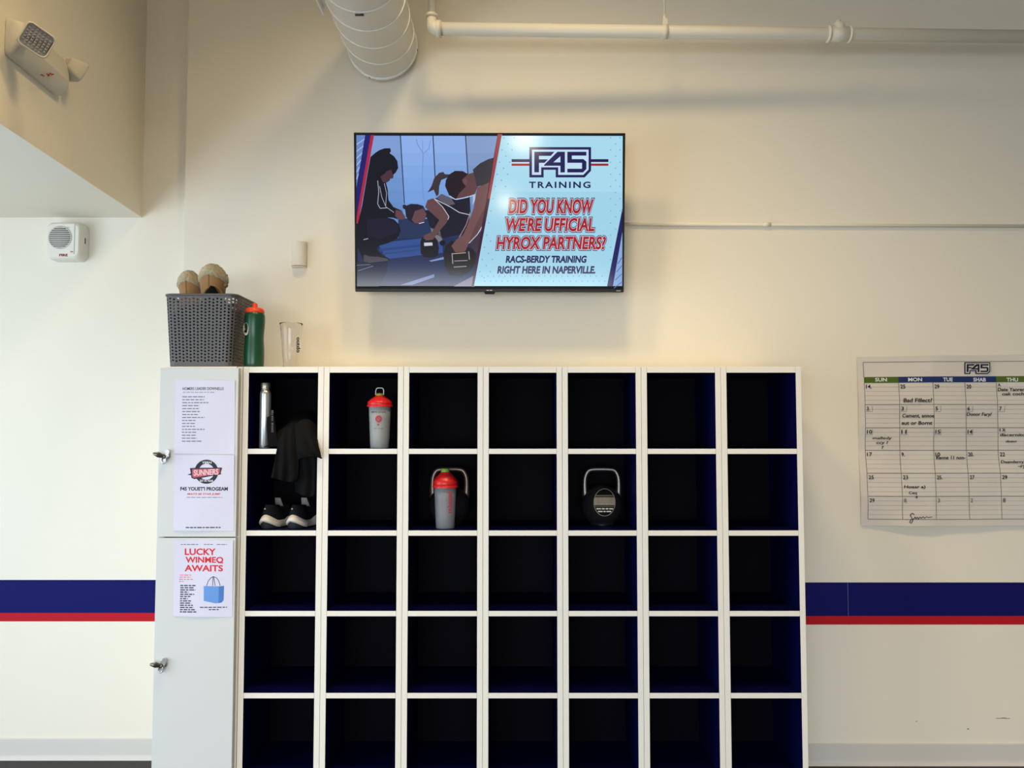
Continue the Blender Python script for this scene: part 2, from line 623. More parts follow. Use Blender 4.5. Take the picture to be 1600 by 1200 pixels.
# ------------------------------------------------------------------ door locker
Y_DR = 3.170
DX0, DX1 = xat(247.6, 706, Y_DR), xat(370.8, 706, Y_DR)
DU1 = XL0 - 0.0005
door_locker = thing('door_locker', ((DX0 + DU1) / 2, (Y_DR + Y_BK) / 2, 0), 'tall white two-door locker with taped flyers at the left end', 'locker')
make('side_panel', MB().box((DX0 + 0.002, Y_DR + 0.02, 0), (DX0 + 0.022, Y_BK, Z_TOP)), [M_CREAM], door_locker, bevel=0.001)
make('side_panel', MB().box((DU1 - 0.02, Y_LK, 0), (DU1, Y_BK, Z_TOP)), [M_CREAM], door_locker, bevel=0.001)
make('top_panel', MB().box((DX0 + 0.022, Y_DR + 0.02, Z_TOP - 0.02), (DU1 - 0.02, Y_BK, Z_TOP)), [M_CREAM], door_locker, bevel=0.001)
make('bottom_panel', MB().box((DX0 + 0.022, Y_DR + 0.03, 0.105), (DU1 - 0.02, Y_BK, 0.125)), [M_CREAM], door_locker, bevel=0.001)
make('back_panel', MB().box((DX0 + 0.022, Y_IN, 0.125), (DU1 - 0.02, Y_IN + 0.008, Z_TOP - 0.02)), [M_BACK], door_locker)
make('plinth', MB().box((DX0 + 0.022, Y_LK + 0.01, 0), (DU1 - 0.02, Y_LK + 0.03, 0.105)), [M_CREAM], door_locker)
ZD = (zat(575.0, Y_DR), zat(839.0, Y_DR), zat(840.5, Y_DR), 0.115)
doors = []
for a, b in ((ZD[1], ZD[0]), (ZD[3], ZD[2])):
    doors.append(make('door', MB().box((DX0, Y_DR, a), (DX1, Y_DR + 0.018, b)), [M_DOOR], door_locker, bevel=0.0015))


def latch(px, py, door):
    c = pix(px, py, Y_DR)
    m = MB()
    s = 0.00246                                   # metres per photo pixel on the door

    def at(a, b, t):                              # a right, b up (in photo pixels), t out of the door in metres
        return c + Vector((a * s, -t, b * s))
    m.lathe([(0.0145, 0.0), (0.0145, 0.004), (0.012, 0.007), (0.008, 0.009)], 28, 0,
            Matrix.Translation(at(3, 1, 0)) @ Matrix.Rotation(math.pi / 2, 4, 'X'))
    # tall rounded hasp plate leaning to the right
    st = []
    for k in range(24):
        q = 2 * math.pi * k / 24
        st.append((3.6 * math.cos(q), 3.6 * math.sin(q) + (6.0 if math.sin(q) > 0 else -6.0)))
    ca, sa = math.cos(-0.42), math.sin(-0.42)
    m.prism([(a * ca - b * sa + 2.6, a * sa + b * ca + 1.5) for a, b in st], lambda a, b, t: at(a, b, t), 0.009, 0.013, 0)
    # padlock eye hanging below
    m.tube([at(0.4 + 3.2 * math.cos(q), -5.5 + 5.0 * math.sin(q), 0.017) for q in [2 * math.pi * k / 20 for k in range(20)]],
           0.0027, 8, 0, closed=True)
    # turning lever pointing at the room
    m.tube([at(4, -1, 0.008), at(0, 0.5, 0.022), at(-5, 3.0, 0.034), at(-11, 5.0, 0.045)], [0.0045, 0.0075, 0.0105, 0.004], 12, 1, sq=(1.0, 0.5))
    m.tube([at(2, -2, 0.004), at(1, -1.2, 0.024)], 0.0055, 12, 1)
    make('latch', m, [M_STEEL, M_DARKSTEEL], door, bevel=None)


latch(258, 713, doors[0])
latch(253.5, 1038, doors[1])

# ------------------------------------------------------------------ flyers on the doors
def bow(x0, x1, amp, ph=0.0):
    return lambda px, py: 0.0012 + amp * (0.5 + 0.5 * math.sin((px - x0) / (x1 - x0) * 5.0 + py * 0.028 + ph))


DN = Vector((0, -1, 0))
DO = Vector((0, Y_DR, 0))
GREY, DGREY = ink(120, 122, 132), ink(70, 72, 82)
cv = Canvas(DO, DN, h=bow(273, 368, 0.003))
cv.sheet([(274.5, 593.5), (367.5, 594.5), (366.8, 709.5), (272.8, 708.5)], M_PAPER, 12, 14)
cv.text('HOMERS LEADER DOWNELLS', 285.5, 605, 350, 609.5, DGREY, 2, off=0.012)
cv.words(286, 613, 336, 0.9, GREY, 2, 3)
ln = [35, 34, 41, 27, 26, 28, 25, 35, 21, 20, 20, 35, 22, 21, 23, 31]
for k, L in enumerate(ln):
    cv.words(285.3 - 0.03 * k, 620 + k * 4.62, 285.3 + L, 1.5, GREY, 2, 20 + k)
tag(make('paper_flyer', cv.mb, cv.mats, origin=cv.P(320, 709, -3), fixn=False), 'white sheet with a typed list of small lines, topmost on the locker doors', 'flyer', 'flyers taped to the locker doors')

cv = Canvas(DO, DN, h=bow(271, 367, 0.0035, 2.0))
cv.sheet([(272.6, 710.6), (366.6, 711.0), (365.5, 829.5), (271.5, 829.0)], M_PAPER, 14, 14)
DK, PINK, RD = ink(52, 54, 66), ink(186, 96, 112), ink(205, 62, 74)
cv.ring(323, 737, 12.5, 18.8, DK, 2, 40)
cv.poly([(297, 731.5), (304, 731), (346.5, 730.5), (348, 731), (345.5, 738), (346.2, 741), (304, 748.6), (299.5, 746.5), (299, 742.5), (293, 741.8), (298.5, 739.5)], DK, 3)
cv.poly([(300.5, 733), (344.8, 732), (343.6, 739.8), (303, 746.6), (300.8, 744)], PINK, 4)
cv.text('SUNNERS', 303, 734.2, 342, 743.6, ink(232, 190, 198), 5, off=0.03, tilt=-0.05)
cv.text('YERN', 316, 721, 331, 724.4, ink(225, 226, 236), 3, off=0.02)
cv.text('EST IN YEAR', 313, 749.5, 334, 752.8, ink(225, 226, 236), 3, off=0.02)
cv.text("F45 YOUET'I PROGEAM", 282, 760.5, 356.5, 766.6, DK, 2, off=0.035)
cv.text('MAITE BE STAR JUMP', 293, 770.2, 345, 774, RD, 2, off=0.02, shear=0.2)
cv.words(292, 777, 348, 1.0, GREY, 2, 5)
cv.words(291, 824, 345, 1.7, DGREY, 2, 9)
tag(make('paper_flyer', cv.mb, cv.mats, origin=cv.P(320, 829, -3), fixn=False), 'white sheet with a round black and red badge, beneath the typed list', 'flyer', 'flyers taped to the locker doors')

cv = Canvas(DO, DN, h=bow(271, 365, 0.003, 4.0))
cv.sheet([(273.5, 843.5), (364.8, 844.2), (363.2, 964.0), (270.8, 962.8)], M_PAPER, 14, 14)
cv.words(283, 850.6, 311, 1.2, GREY, 2, 31)
cv.words(319, 850.6, 333, 1.2, GREY, 2, 32)
cv.words(339, 850.6, 355, 1.2, GREY, 2, 33)
RDL = ink(208, 48, 62)
cv.text('LUCKY', 289, 856.8, 337.5, 867.2, RDL, 2, off=0.028)
cv.text('WINMEO', 290, 869.8, 349.5, 879.2, RDL, 2, off=0.028)
cv.line([(341.5, 879), (349.5, 879)], 1.6, RDL, 3)
cv.text('AWAITS', 288.6, 882.6, 349, 892.6, RDL, 2, off=0.028)
for k, (a, b) in enumerate(((281, 299), (281, 299), (280, 302), (280, 287))):
    cv.words(a, 898.4 + k * 3.3, b, 1.1, ink(214, 110, 120), 2, 40 + k)
for k, L in enumerate((24, 22, 24, 13, 22, 16, 12, 17, 17, 20, 21, 23, 26)):
    cv.words(282 - 0.05 * k, 914.7 + k * 3.42, 282 + L, 1.8, DGREY, 2, 60 + k)
BG1, BG2 = ink(104, 150, 216), ink(78, 122, 190)
cv.poly([(319, 915.2), (342.5, 915.8), (342, 942), (337, 942.3), (319, 938.5)], BG1, 2)
cv.poly([(342.5, 915.8), (350.6, 915), (349.8, 937.5), (346.5, 941.2), (342, 942)], BG2, 2)
HB = ink(70, 84, 120)
cv.line([(323.5, 914.8), (326, 907.5), (330, 902.5), (333.8, 900.4), (338.5, 902), (342.3, 907), (344.6, 914.8)], 0.9, HB, 3)
cv.line([(333.5, 900.4), (332.8, 914.8)], 0.9, HB, 3)
cv.line([(334.4, 900.4), (336.8, 914.8)], 0.9, HB, 3)
cv.words(313, 948.6, 355, 1.5, DGREY, 2, 81)
cv.words(327, 952.2, 342, 1.5, DGREY, 2, 82)
tag(make('paper_flyer', cv.mb, cv.mats, origin=cv.P(318, 963, -3), fixn=False), 'white prize flyer with red heading and blue tote bag, on the lower door', 'flyer', 'flyers taped to the locker doors')

# ------------------------------------------------------------------ television
T0, T1, T2 = pix(553, 208, 3.42), pix(977, 208, 3.42), pix(765, 455, 3.488)
TU = (T1 - T0).normalized()
TN = TU.cross((T2 - T0)).normalized()
if TN.y > 0:
    TN = -TN
tv = thing('television', pix(765, 458, 3.52), 'large wall-mounted television showing a gym advert above the lockers', 'television')
ct = Canvas(T0, TN, eps=0.00025)
TVQ = [ct.P(553, 207.3), ct.P(977, 208.3), ct.P(974.6, 452.5), ct.P(555.2, 451.5)]


def slab(q, t0, t1, m=0):
    mb = MB()
    v = [p - TN * t0 for p in q] + [p - TN * t1 for p in q]
    mb.add(v, [(0, 1, 2, 3), (7, 6, 5, 4), (0, 4, 5, 1), (1, 5, 6, 2), (2, 6, 7, 3), (3, 7, 4, 0)], m)
    return mb


SQ = [ct.P(557.2, 212), ct.P(972.8, 213), ct.P(971.0, 447.5), ct.P(558.8, 446.8)]
mb = slab(TVQ, 0.006, 0.03)
q0 = TVQ
for k in range(4):                                 # raised bezel, mitred round the screen
    a, b = q0[k], q0[(k + 1) % 4]
    c_, d_ = SQ[(k + 1) % 4], SQ[k]
    v = [a + TN * 0.002, b + TN * 0.002, c_ + TN * 0.001, d_ + TN * 0.001]
    w = [p - TN * 0.012 for p in v]
    mb.add(v + w, [(0, 1, 2, 3), (7, 6, 5, 4), (0, 4, 5, 1), (1, 5, 6, 2), (2, 6, 7, 3), (3, 7, 4, 0)])
make('bezel', mb, [M_BLACK], tv)
bq = [ct.P(590, 225), ct.P(940, 225), ct.P(925, 440), ct.P(605, 440)]
make('rear_housing', slab(bq, 0.03, 0.065), [M_BLACK], tv, bevel=0.01)
mb = slab([ct.P(555.2, 451.0), ct.P(974.6, 452.0), ct.P(974.3, 456.6), ct.P(555.5, 455.6)], -0.004, 0.028)
cs = Canvas(T0 + TN * 0.0042, TN)
make('bottom_bar', mb, [mat('tv_trim', (18, 18, 19), 0.4, spec=0.3)], tv, bevel=0.001)
mb = slab([ct.P(756, 456), ct.P(774, 456), ct.P(772, 459.5), ct.P(758, 459.5)], -0.001, 0.02)
make('sensor_bump', mb, [M_BLACK], tv, bevel=0.001)
cs.words(760, 453.6, 770, 1.3, ink(190, 190, 190), 2, 4)
make('badge', cs.mb, cs.mats, tv, fixn=False)
cs = Canvas(T0 + TN * 0.0042, TN)
cs.words(963, 454.4, 970, 1.1, ink(170, 170, 170), 2, 6)
make('badge', cs.mb, cs.mats, tv, fixn=False)
mb = MB()
mc = (bq[0] + bq[1] + bq[2] + bq[3]) / 4 - TN * 0.066
mb.box((mc.x - 0.2, D_WALL - 0.014, mc.z - 0.12), (mc.x + 0.2, D_WALL - 0.001, mc.z + 0.12))
for sx in (-0.15, 0.15):
    mb.box((mc.x + sx - 0.015, mc.y - 0.004, mc.z - 0.14), (mc.x + sx + 0.015, D_WALL - 0.01, mc.z + 0.14))
make('wall_mount', mb, [M_BLACK], tv)


def c7(*p):
    return [(540 + a / 4.617, 200 + b / 4.615) for a, b in p]


def c3(*p):
    return [(540 + a / 3.478, 190 + b / 3.478) for a, b in p]


def c8x(a):
    return 740 + a / 4.8


def c8y(b):
    return 210 + b / 4.8


ct.poly([(557.2, 212), (972.8, 213), (971.0, 447.5), (558.8, 446.8)], glow(16, 18, 26), 0)
# window wall behind the athletes, a little brighter in the middle
for a, b, col in ((75, 395, (126, 156, 210)), (395, 630, (140, 174, 232)), (630, 865, (140, 172, 228)), (865, 1110, (132, 156, 202))):
    ct.poly(c7((a, 50), (b, 50), (b + 30, 820), (a + 30, 820)), glow(*col), 1)
    for q in range(7):
        ya, f = 180 + q * 90, 1 - 0.022 * (q + 1)
        ct.poly(c7((a + ya * .036, ya), (b + ya * .036, ya), (b + 30, 820), (a + 30, 820)), glow(int(col[0] * f * f), int(col[1] * f), int(col[2] * (0.5 + f / 2))), 1.2 + q * 0.2)
LN = glow(38, 50, 86)
ct.line(c7((395, 50), (424, 545)), 1.6, LN, 3)
ct.line(c7((630, 50), (650, 430)), 1.6, LN, 3)
ct.line(c7((865, 50), (900, 620)), 1.6, LN, 3)
TR = glow(112, 146, 214)
ct.line(c7((565, 530), (552, 360), (560, 185), (520, 120), (510, 80)), 1.4, TR, 3)
ct.line(c7((560, 185), (600, 150), (612, 90)), 1.2, TR, 3)
ct.line(c7((556, 180), (555, 90)), 0.9, TR, 3)
ct.poly(c7((380, 650), (760, 660), (900, 700), (900, 800), (380, 800)), glow(38, 50, 86), 3)
ct.poly(c7((72, 800), (1000, 786), (920, 1142), (75, 1142)), glow(30, 42, 82), 4)
ct.poly(c7((230, 830), (560, 795), (700, 800), (700, 900), (300, 945)), glow(48, 78, 142), 5)
ct.poly(c7((240, 870), (540, 840), (540, 856), (250, 892)), glow(40, 64, 124), 6)
ct.poly(c7((260, 900), (540, 872), (540, 882), (280, 915)), glow(44, 68, 128), 6)
ct.poly(c7((75, 960), (300, 960), (300, 1040), (240, 1142), (75, 1142)), glow(22, 28, 56), 5)
ct.poly(c7((395, 1132), (640, 1054), (640, 1076), (480, 1132)), glow(116, 130, 176), 6)
ct.poly(c7((600, 958), (710, 930), (710, 946), (620, 964)), glow(124, 144, 196), 6)
ct.poly(c7((780, 1142), (930, 1062), (918, 1142)), glow(126, 120, 142), 6)
ct.line(c7((90, 1030), (200, 995)), 1.0, glow(110, 116, 140), 6)
ct.line(c7((80, 990), (180, 985)), 0.8, glow(120, 120, 140), 6)
# slanted colour bands at the left edge
ct.poly(c7((78, 52), (142, 52), (78, 430)), glow(104, 134, 196), 6)
for k in range(6):
    y = 90 + k * 50
    ct.line(c7((80, y + 30), (138 - k * 9, y - 10)), 1.8, glow(156, 182, 224), 7)
ct.poly(c7((142, 52), (182, 52), (80, 650), (78, 640), (78, 430)), glow(34, 28, 104), 8)
ct.poly(c7((182, 52), (206, 52), (92, 690), (80, 690), (80, 640)), glow(168, 38, 66), 8)
# crouching coach
DKP = glow(20, 18, 30)
ct.poly(c7((180, 210), (215, 180), (245, 160), (280, 148), (322, 146), (328, 168), (318, 182), (350, 205), (374, 240), (380, 290), (362, 322), (345, 338),
           (345, 360), (322, 366), (318, 380), (292, 396), (304, 440), (310, 520), (345, 570), (405, 596), (432, 650), (392, 664), (345, 648),
           (300, 645), (350, 660), (384, 694), (398, 740), (376, 796), (310, 830), (236, 852), (226, 880), (262, 916), (312, 940), (312, 958),
           (178, 972), (130, 962), (92, 870), (80, 860), (86, 700), (120, 560), (150, 380)), DKP, 9)
ct.poly(c7((284, 318), (330, 300), (338, 330), (346, 344), (344, 362), (322, 368), (300, 394), (268, 390), (252, 350)), glow(72, 48, 58), 10)
ct.poly(c7((252, 350), (244, 280), (284, 250), (330, 290), (300, 306), (284, 330)), DKP, 11)
ct.poly(c7((362, 590), (404, 600), (432, 640), (428, 660), (384, 662), (358, 636)), glow(96, 64, 72), 10)
ct.poly(c7((132, 912), (170, 926), (240, 930), (304, 944), (310, 958), (176, 972), (132, 964)), glow(74, 68, 76), 10)
ct.poly(c7((150, 660), (300, 650), (380, 700), (386, 748), (250, 800), (160, 780)), glow(30, 24, 46), 10)
STR = glow(178, 186, 204)
ct.line(c7((232, 380), (240, 460), (232, 548), (250, 580), (300, 576)), 0.9, STR, 11)
ct.line(c7((246, 420), (262, 500), (292, 570), (350, 610)), 0.7, STR, 11)
ct.line(c7((280, 400), (296, 470), (290, 560)), 0.7, STR, 11)
ct.line(c7((130, 806), (164, 798)), 1.0, STR, 11)
# athlete in the middle
ct.poly(c7((590, 560), (660, 500), (700, 478), (740, 500), (800, 520), (895, 500), (895, 640), (880, 760), (700, 795), (640, 760), (600, 690)), glow(26, 26, 42), 9)
ct.poly(c7((655, 505), (690, 476), (760, 505), (790, 550), (740, 560)), glow(92, 86, 100), 10)
ct.poly(c7((590, 522), (628, 508), (660, 520), (716, 586), (748, 640), (728, 684), (660, 764), (636, 800), (560, 800), (572, 772), (626, 748), (676, 664), (636, 628), (574, 572)),
        glow(98, 68, 72), 11)
ct.poly(c7((560, 600), (590, 590), (612, 640), (660, 650), (640, 730), (612, 700)), glow(30, 28, 44), 12)
ct.poly(c7((412, 560), (424, 550), (440, 560), (470, 548), (520, 550), (560, 562), (580, 600), (584, 642), (550, 682), (506, 692), (460, 670), (436, 640), (430, 590), (414, 580)),
        glow(36, 28, 44), 12)
ct.poly(c7((500, 600), (560, 580), (584, 620), (572, 664), (538, 688), (500, 688), (478, 664)), glow(100, 68, 76), 13)
ct.line(c7((530, 690), (568, 680)), 1.0, glow(220, 220, 224), 14)
WL = glow(206, 210, 222)
ct.line(c7((640, 512), (700, 570), (746, 640), (738, 662)), 0.9, WL, 13)
ct.line(c7((650, 516), (760, 572), (820, 610), (892, 626)), 1.0, WL, 13)
ct.poly(c7((612, 720), (680, 740), (700, 820), (640, 820)), glow(120, 116, 124), 9)
ct.disc(*c7((700, 830))[0], 4.6, 4.4, glow(16, 14, 20), 10)
# first kettlebell
KB = glow(24, 20, 26)
ct.poly(c7((540, 820), (552, 790), (590, 772), (640, 782), (664, 812), (674, 870), (666, 920), (640, 936), (566, 932), (542, 904)), KB, 10)
ct.poly(c7((566, 828), (626, 826), (628, 848), (568, 852)), glow(196, 204, 220), 14)
ct.poly(c7((560, 780), (600, 764), (640, 778), (632, 806), (580, 812)), glow(100, 70, 72), 13)
# athlete at the right
ct.poly(c7((718, 420), (724, 376), (748, 336), (790, 310), (846, 312), (884, 334), (872, 372), (872, 420), (824, 474), (796, 514), (748, 488)), glow(34, 24, 32), 14)
ct.poly(c7((752, 336), (716, 334), (706, 318), (676, 324), (640, 362), (620, 420), (592, 466), (636, 446), (656, 494), (672, 480), (676, 420), (690, 376), (752, 352)),
        glow(58, 48, 54), 13)
ct.poly(c7((838, 380), (880, 334), (924, 322), (956, 420), (932, 478), (860, 500), (796, 514), (820, 472), (868, 424)), glow(94, 62, 66), 15)
ct.poly(c7((842, 372), (866, 360), (884, 384), (872, 416), (850, 402)), glow(106, 70, 72), 16)
ct.poly(c7((918, 302), (970, 256), (1030, 226), (1082, 212), (1072, 300), (1056, 384), (990, 414), (948, 424)), glow(54, 50, 60), 16)
ct.poly(c7((952, 428), (1056, 384), (1046, 450), (994, 700), (940, 780), (884, 842), (862, 892), (790, 896), (764, 852), (798, 806), (846, 776), (884, 690), (924, 580), (940, 480)),
        glow(112, 76, 78), 15)
ct.poly(c7((1030, 520), (994, 700), (940, 780), (884, 842), (930, 720)), glow(96, 64, 66), 16)
ct.line(c7((992, 698), (950, 770), (890, 832)), 1.0, WL, 17)
ct.line(c7((900, 610), (870, 700), (820, 790)), 0.9, glow(186, 150, 150), 17)
ct.line(c7((750, 490), (790, 516), (850, 506), (920, 488)), 1.0, WL, 17)
ct.poly(c7((920, 476), (938, 478), (934, 520), (916, 560)), glow(170, 190, 226), 14)
ct.poly(c7((890, 830), (980, 740), (1000, 700), (960, 900), (940, 900)), glow(60, 48, 62), 12)
ct.poly(c7((706, 910), (722, 850), (764, 814), (800, 822), (870, 850), (924, 880), (942, 920), (936, 980), (890, 1040), (830, 1072), (750, 1060), (712, 990)), glow(26, 20, 24), 13)
ct.poly(c7((764, 850), (800, 812), (870, 830), (872, 876), (850, 896), (790, 896)), glow(108, 74, 74), 18)
HL = glow(168, 160, 160)
ct.line(c7((768, 904), (774, 980)), 1.3, HL, 18)
ct.line(c7((770, 908), (868, 900)), 1.3, HL, 18)
ct.line(c7((888, 890), (894, 950)), 1.3, HL, 18)
ct.line(c7((780, 1004), (872, 998)), 1.2, HL, 18)
ct.line(c7((784, 960), (880, 956)), 1.0, HL, 18)
# divider and the pale text panel
ct.poly(c3((826, 70), (852, 70), (700, 898), (684, 898)), glow(58, 24, 52), 19)
ct.poly(c3((826, 70), (852, 70), (790, 420), (772, 420)), glow(148, 62, 66), 20)
ct.poly([(540 + 848 / 3.478, 212.6), (972.7, 213), (972.3, 332), (540 + 1422 / 3.478, 447.3), (540 + 698 / 3.478, 447.0)], glow(160, 210, 232), 21)
ct.poly([(540 + 848 / 3.478, 212.6), (972.7, 213), (972.3, 300), (540 + 810 / 3.478, 300)], glow(168, 216, 236), 22)
ct.poly(c3((1494, 520), (1503, 470), (1503, 600), (1452, 894), (1420, 894)), glow(30, 26, 88), 23)
ct.poly(c3((1503, 600), (1502, 894), (1452, 894)), glow(136, 170, 214), 23)
for k in range(4):
    y = 740 + k * 44
    ct.line(c3((1478 - k * 7, y + 34), (1500, y)), 1.1, glow(70, 92, 160), 24)
DOT = glow(120, 172, 204)
for k in range(24):                                # printed dot pattern along the panel's edges
    y = 90 + k * 33
    xl = 848 - (y - 70) * 0.1785
    for q, dx in enumerate((16, 44, 72)):
        if k % 2 == q % 2 and not (dx > 40 and 380 < y < 720 and xl + dx > 800):
            ct.disc(*c3((xl + dx, y))[0], 1.15, 1.15, DOT, 24, 8)
    for q, dx in enumerate((1440, 1466, 1490)):
        if k % 2 == q % 2 and dx < 1496 - max(0, y - 480) * 0.18:
            ct.disc(*c3((dx, y))[0], 1.05, 1.05, DOT, 24, 8)
for k in range(22):
    for q, yy in enumerate((840, 868)):
        ct.disc(*c3((742 + k * 31 + q * 15, yy))[0], 1.05, 1.05, DOT, 24, 8)
NV, PL, RDG = glow(26, 26, 82), glow(196, 222, 242), glow(166, 24, 36)
for xa, xb in ((285, 420), (878, 1010)):
    ct.quad(c8x(xa), c8y(188), c8x(xb), c8y(210), NV, 25)
    ct.quad(c8x(xa), c8y(210), c8x(xb), c8y(221), PL, 25)
    ct.quad(c8x(xa), c8y(221), c8x(xb), c8y(238), RDG, 25)
f45_logo(ct, c8x, c8y, NV, PL, 26)
ct.text('TRAINING', c8x(415), c8y(356), c8x(876), c8y(405), NV, 25, off=0.03, spacing=1.28)
for t, a, b, c_, d_ in (('DID YOU KNOW', 262, 486, 900, 598), ("WE'RE UFFICIAL", 243, 624, 905, 730), ('HYROX PARTNERS?', 170, 766, 992, 866)):
    ct.text(t, c8x(a), c8y(b), c8x(c_), c8y(d_), NV, 25, off=0.035, extra=0.075, shear=0.16)
    ct.text(t, c8x(a), c8y(b), c8x(c_), c8y(d_), glow(222, 222, 236), 27, off=0.035, extra=0.03, shear=0.16)
    ct.text(t, c8x(a), c8y(b), c8x(c_), c8y(d_), RDG, 29, off=0.035, shear=0.16)
ct.text('RACS-BERDY TRAINING', c8x(240), c8y(910), c8x(848), c8y(965), NV, 26, off=0.045, shear=0.16)
ct.text('RIGHT HERE IN NAPERVILLE.', c8x(177), c8y(988), c8x(912), c8y(1046), NV, 26, off=0.045, shear=0.16)
make('screen', ct.mb, ct.mats, tv, fixn=False)

# ------------------------------------------------------------------ wall calendar
def zig(x, pts):                                   # straight panels between creases
    for (a, ha), (b, hb_) in zip(pts[:-1], pts[1:]):
        if x <= b:
            return ha + (hb_ - ha) * max(0.0, (x - a) / (b - a))
    return pts[-1][1]


def fold(px, py):
    h = zig(px, [(1338, 0.001), (1452, 0.018), (1556, 0.002), (1640, 0.014), (1727, 0.002)])
    h += zig(py, [(553, 0.002), (631, 0.013), (703, 0.001), (775, 0.015), (822, 0.005)])
    for fy, w, a in ((667, 14, 0.0018), (740, 14, 0.0018)):
        h += a * max(0, 1 - abs(py - fy) / w)
    h += 0.004 * noise.noise(Vector((px * 0.02, py * 0.025, 3.1)))
    if py > 795:
        h += (py - 795) / 26 * 0.006 * (0.5 + 0.5 * math.sin(px * 0.05))
    return max(h, 0.0008)


M_CAL = mat('calendar_paper', (214, 208, 200), 0.75, spec=0.15)
cc = Canvas((0, D_WALL, 0), (0, -1, 0), eps=0.0007, h=fold)
cc.sheet([(1338, 558), (1722, 553), (1727, 821), (1344, 820.5)], M_CAL, 160, 110)
XS_T = [1348.2, 1400.5, 1452.5, 1503.5, 1553.8, 1604.5, 1655, 1706]
XS_B = [1354.2, 1406.5, 1458, 1511, 1562.5, 1613.5, 1664, 1715]


def cx(k, y):
    t = (y - 590) / (810 - 590)
    return XS_T[k] + (XS_B[k] - XS_T[k]) * t


GL, GF, HW = ink(118, 114, 112), ink(176, 170, 164), ink(34, 32, 36)
HG, HBL = ink(82, 102, 40), ink(36, 54, 104)
rows = [598, 632.3, 668.3, 703.5, 739, 774.8, 810.6]
for k in range(7):
    col = HG if k in (0, 4) else HBL
    for j in range(6):
        xa, xb = cx(k, 594) + (cx(k + 1, 594) - cx(k, 594)) * j / 6, cx(k, 594) + (cx(k + 1, 594) - cx(k, 594)) * (j + 1) / 6
        yo = 0.6 - (xa - 1350) * 0.006
        cc.poly([(xa, 588.8 + yo), (xb, 588.8 + yo), (xb, 598 + yo), (xa, 598 + yo)], col, 3)
cc.line([(1347.2, 566.3), (1700, 564)], 0.8, GL, 2)
cc.line([(1347.2, 566.3), (1348.3, 590)], 0.8, GL, 2)
for k in range(8):
    cc.line([(cx(k, 598), 598), (cx(k, 810.6), 810.6)], 0.8, GL, 2)
for k, y in enumerate(rows[1:]):
    cc.line([(cx(0, y), y), (cx(7, y), y - 0.3)], 0.9, GL, 2)
for a, b in zip(rows[:-1], rows[1:]):
    for j in range(1, 5):
        y = a + (b - a) * j / 5
        cc.line([(cx(0, y), y), (cx(7, y), y)], 0.5, GF, 1)
WH = ink(222, 222, 226)
for t, a, b in (('SUN', 1365, 1383), ('MON', 1415, 1436), ('TUE', 1468.5, 1484), ('SHAB', 1517, 1537), ('THU', 1569.5, 1587)):
    cc.text(t, a, 590.6, b, 596.6, WH, 5, off=0.03)
_h = cc.h
_top = max(fold(1503 + 2 * a, 566 + 2 * b) for a in range(22) for b in range(11)) + 0.0004
cc.h = lambda px, py: _top
f45_logo(cc, lambda a: 1503.4 + (a - 418) / 462 * 40.4, lambda b: 566.6 + (b - 98) / 227 * 18.2, ink(28, 30, 52), ink(206, 202, 198), 1)
cc.h = _h
nums = [['14.', '25', '29', '20', 'A.'], ['3.', '3', '5', '6', '7'], ['10', '11', '15', '14', '13'], ['17', '9.', '10', '20.', '22'],
        ['25', '23', '25.', '27', '29'], ['29', '8.', '3', '2', '1']]
for r, rw in enumerate(nums):
    for k, t in enumerate(rw):
        y = rows[r] + (1.2 if k == 4 and r in (0, 2) else 3.2)
        x = cx(k, y) + 2.2
        w = 3.8 * len(t.replace('.', '')) + (1.2 if '.' in t else 0)
        col = HW if r < 5 or k == 0 else ink(120, 116, 114)
        cc.text(t, x, y, x + w, y + (4.6 if k == 4 and r in (0, 2) else 6.2), col, 4, off=0.018)
        if 1 <= r <= 2:
            cc.line([(x - 1.2, y + 7.6), (x + 8.5, y + 7.6), (x + 8.5, y - 1)], 0.5, GL, 3)
hand = [('Bad Fillect?', 1407, 622.5, 1451, 629), ('Cement, annoe', 1406, 646.5, 1454, 653.6), ('aut or Bornt', 1405, 658, 1451, 663.8),
        ('Donor Fary/', 1506.5, 644.5, 1546.5, 651.6), ('Date Yanrence', 1556, 606, 1604, 611.5), ('oak cocher', 1562.5, 613, 1604, 618),
        ('malledy', 1361.5, 682.4, 1391, 687.5), ('ccy ?', 1367.5, 689, 1385.5, 695), ('?', 1375.8, 696.5, 1378.5, 701.5),
        ('Renne 11 non-', 1458.5, 712, 1505.5, 717.5), ('dacernitog', 1560, 677, 1604, 683), ('dong', 1569, 687.5, 1586, 692.5),
        ('Daanderry)', 1561.5, 719, 1598.5, 725), ('-ryt', 1587, 726, 1603, 731.5),
        ('Hoaar a)', 1408, 757.5, 1440.5, 763.5), ('Caq', 1415, 767, 1427.5, 772.5), ('s', 1425, 774, 1428.5, 777.5)]
for t, a, b, c_, d_ in hand:
    cc.text(t, a, b, c_, d_, HW, 4, off=0.022, shear=0.08)
sig = [(1424, 803), (1420.5, 800.8), (1417.5, 804), (1420, 808), (1421.8, 812), (1419, 816.5), (1416.6, 815), (1418.5, 811), (1423, 809.5), (1425, 806.5),
       (1426.5, 809.6), (1428.5, 806.6), (1430, 810), (1432.5, 806.4), (1434.5, 809), (1437, 806), (1439.5, 808.6), (1442, 806.4), (1445.5, 807.4), (1451, 806.4)]
cc.line(sig, 1.0, HW, 4)
tag(make('wall_calendar', cc.mb, cc.mats, origin=pix(1530, 821, D_WALL - 0.002), fixn=False),
    'large creased paper month calendar with handwritten notes on the wall', 'calendar')

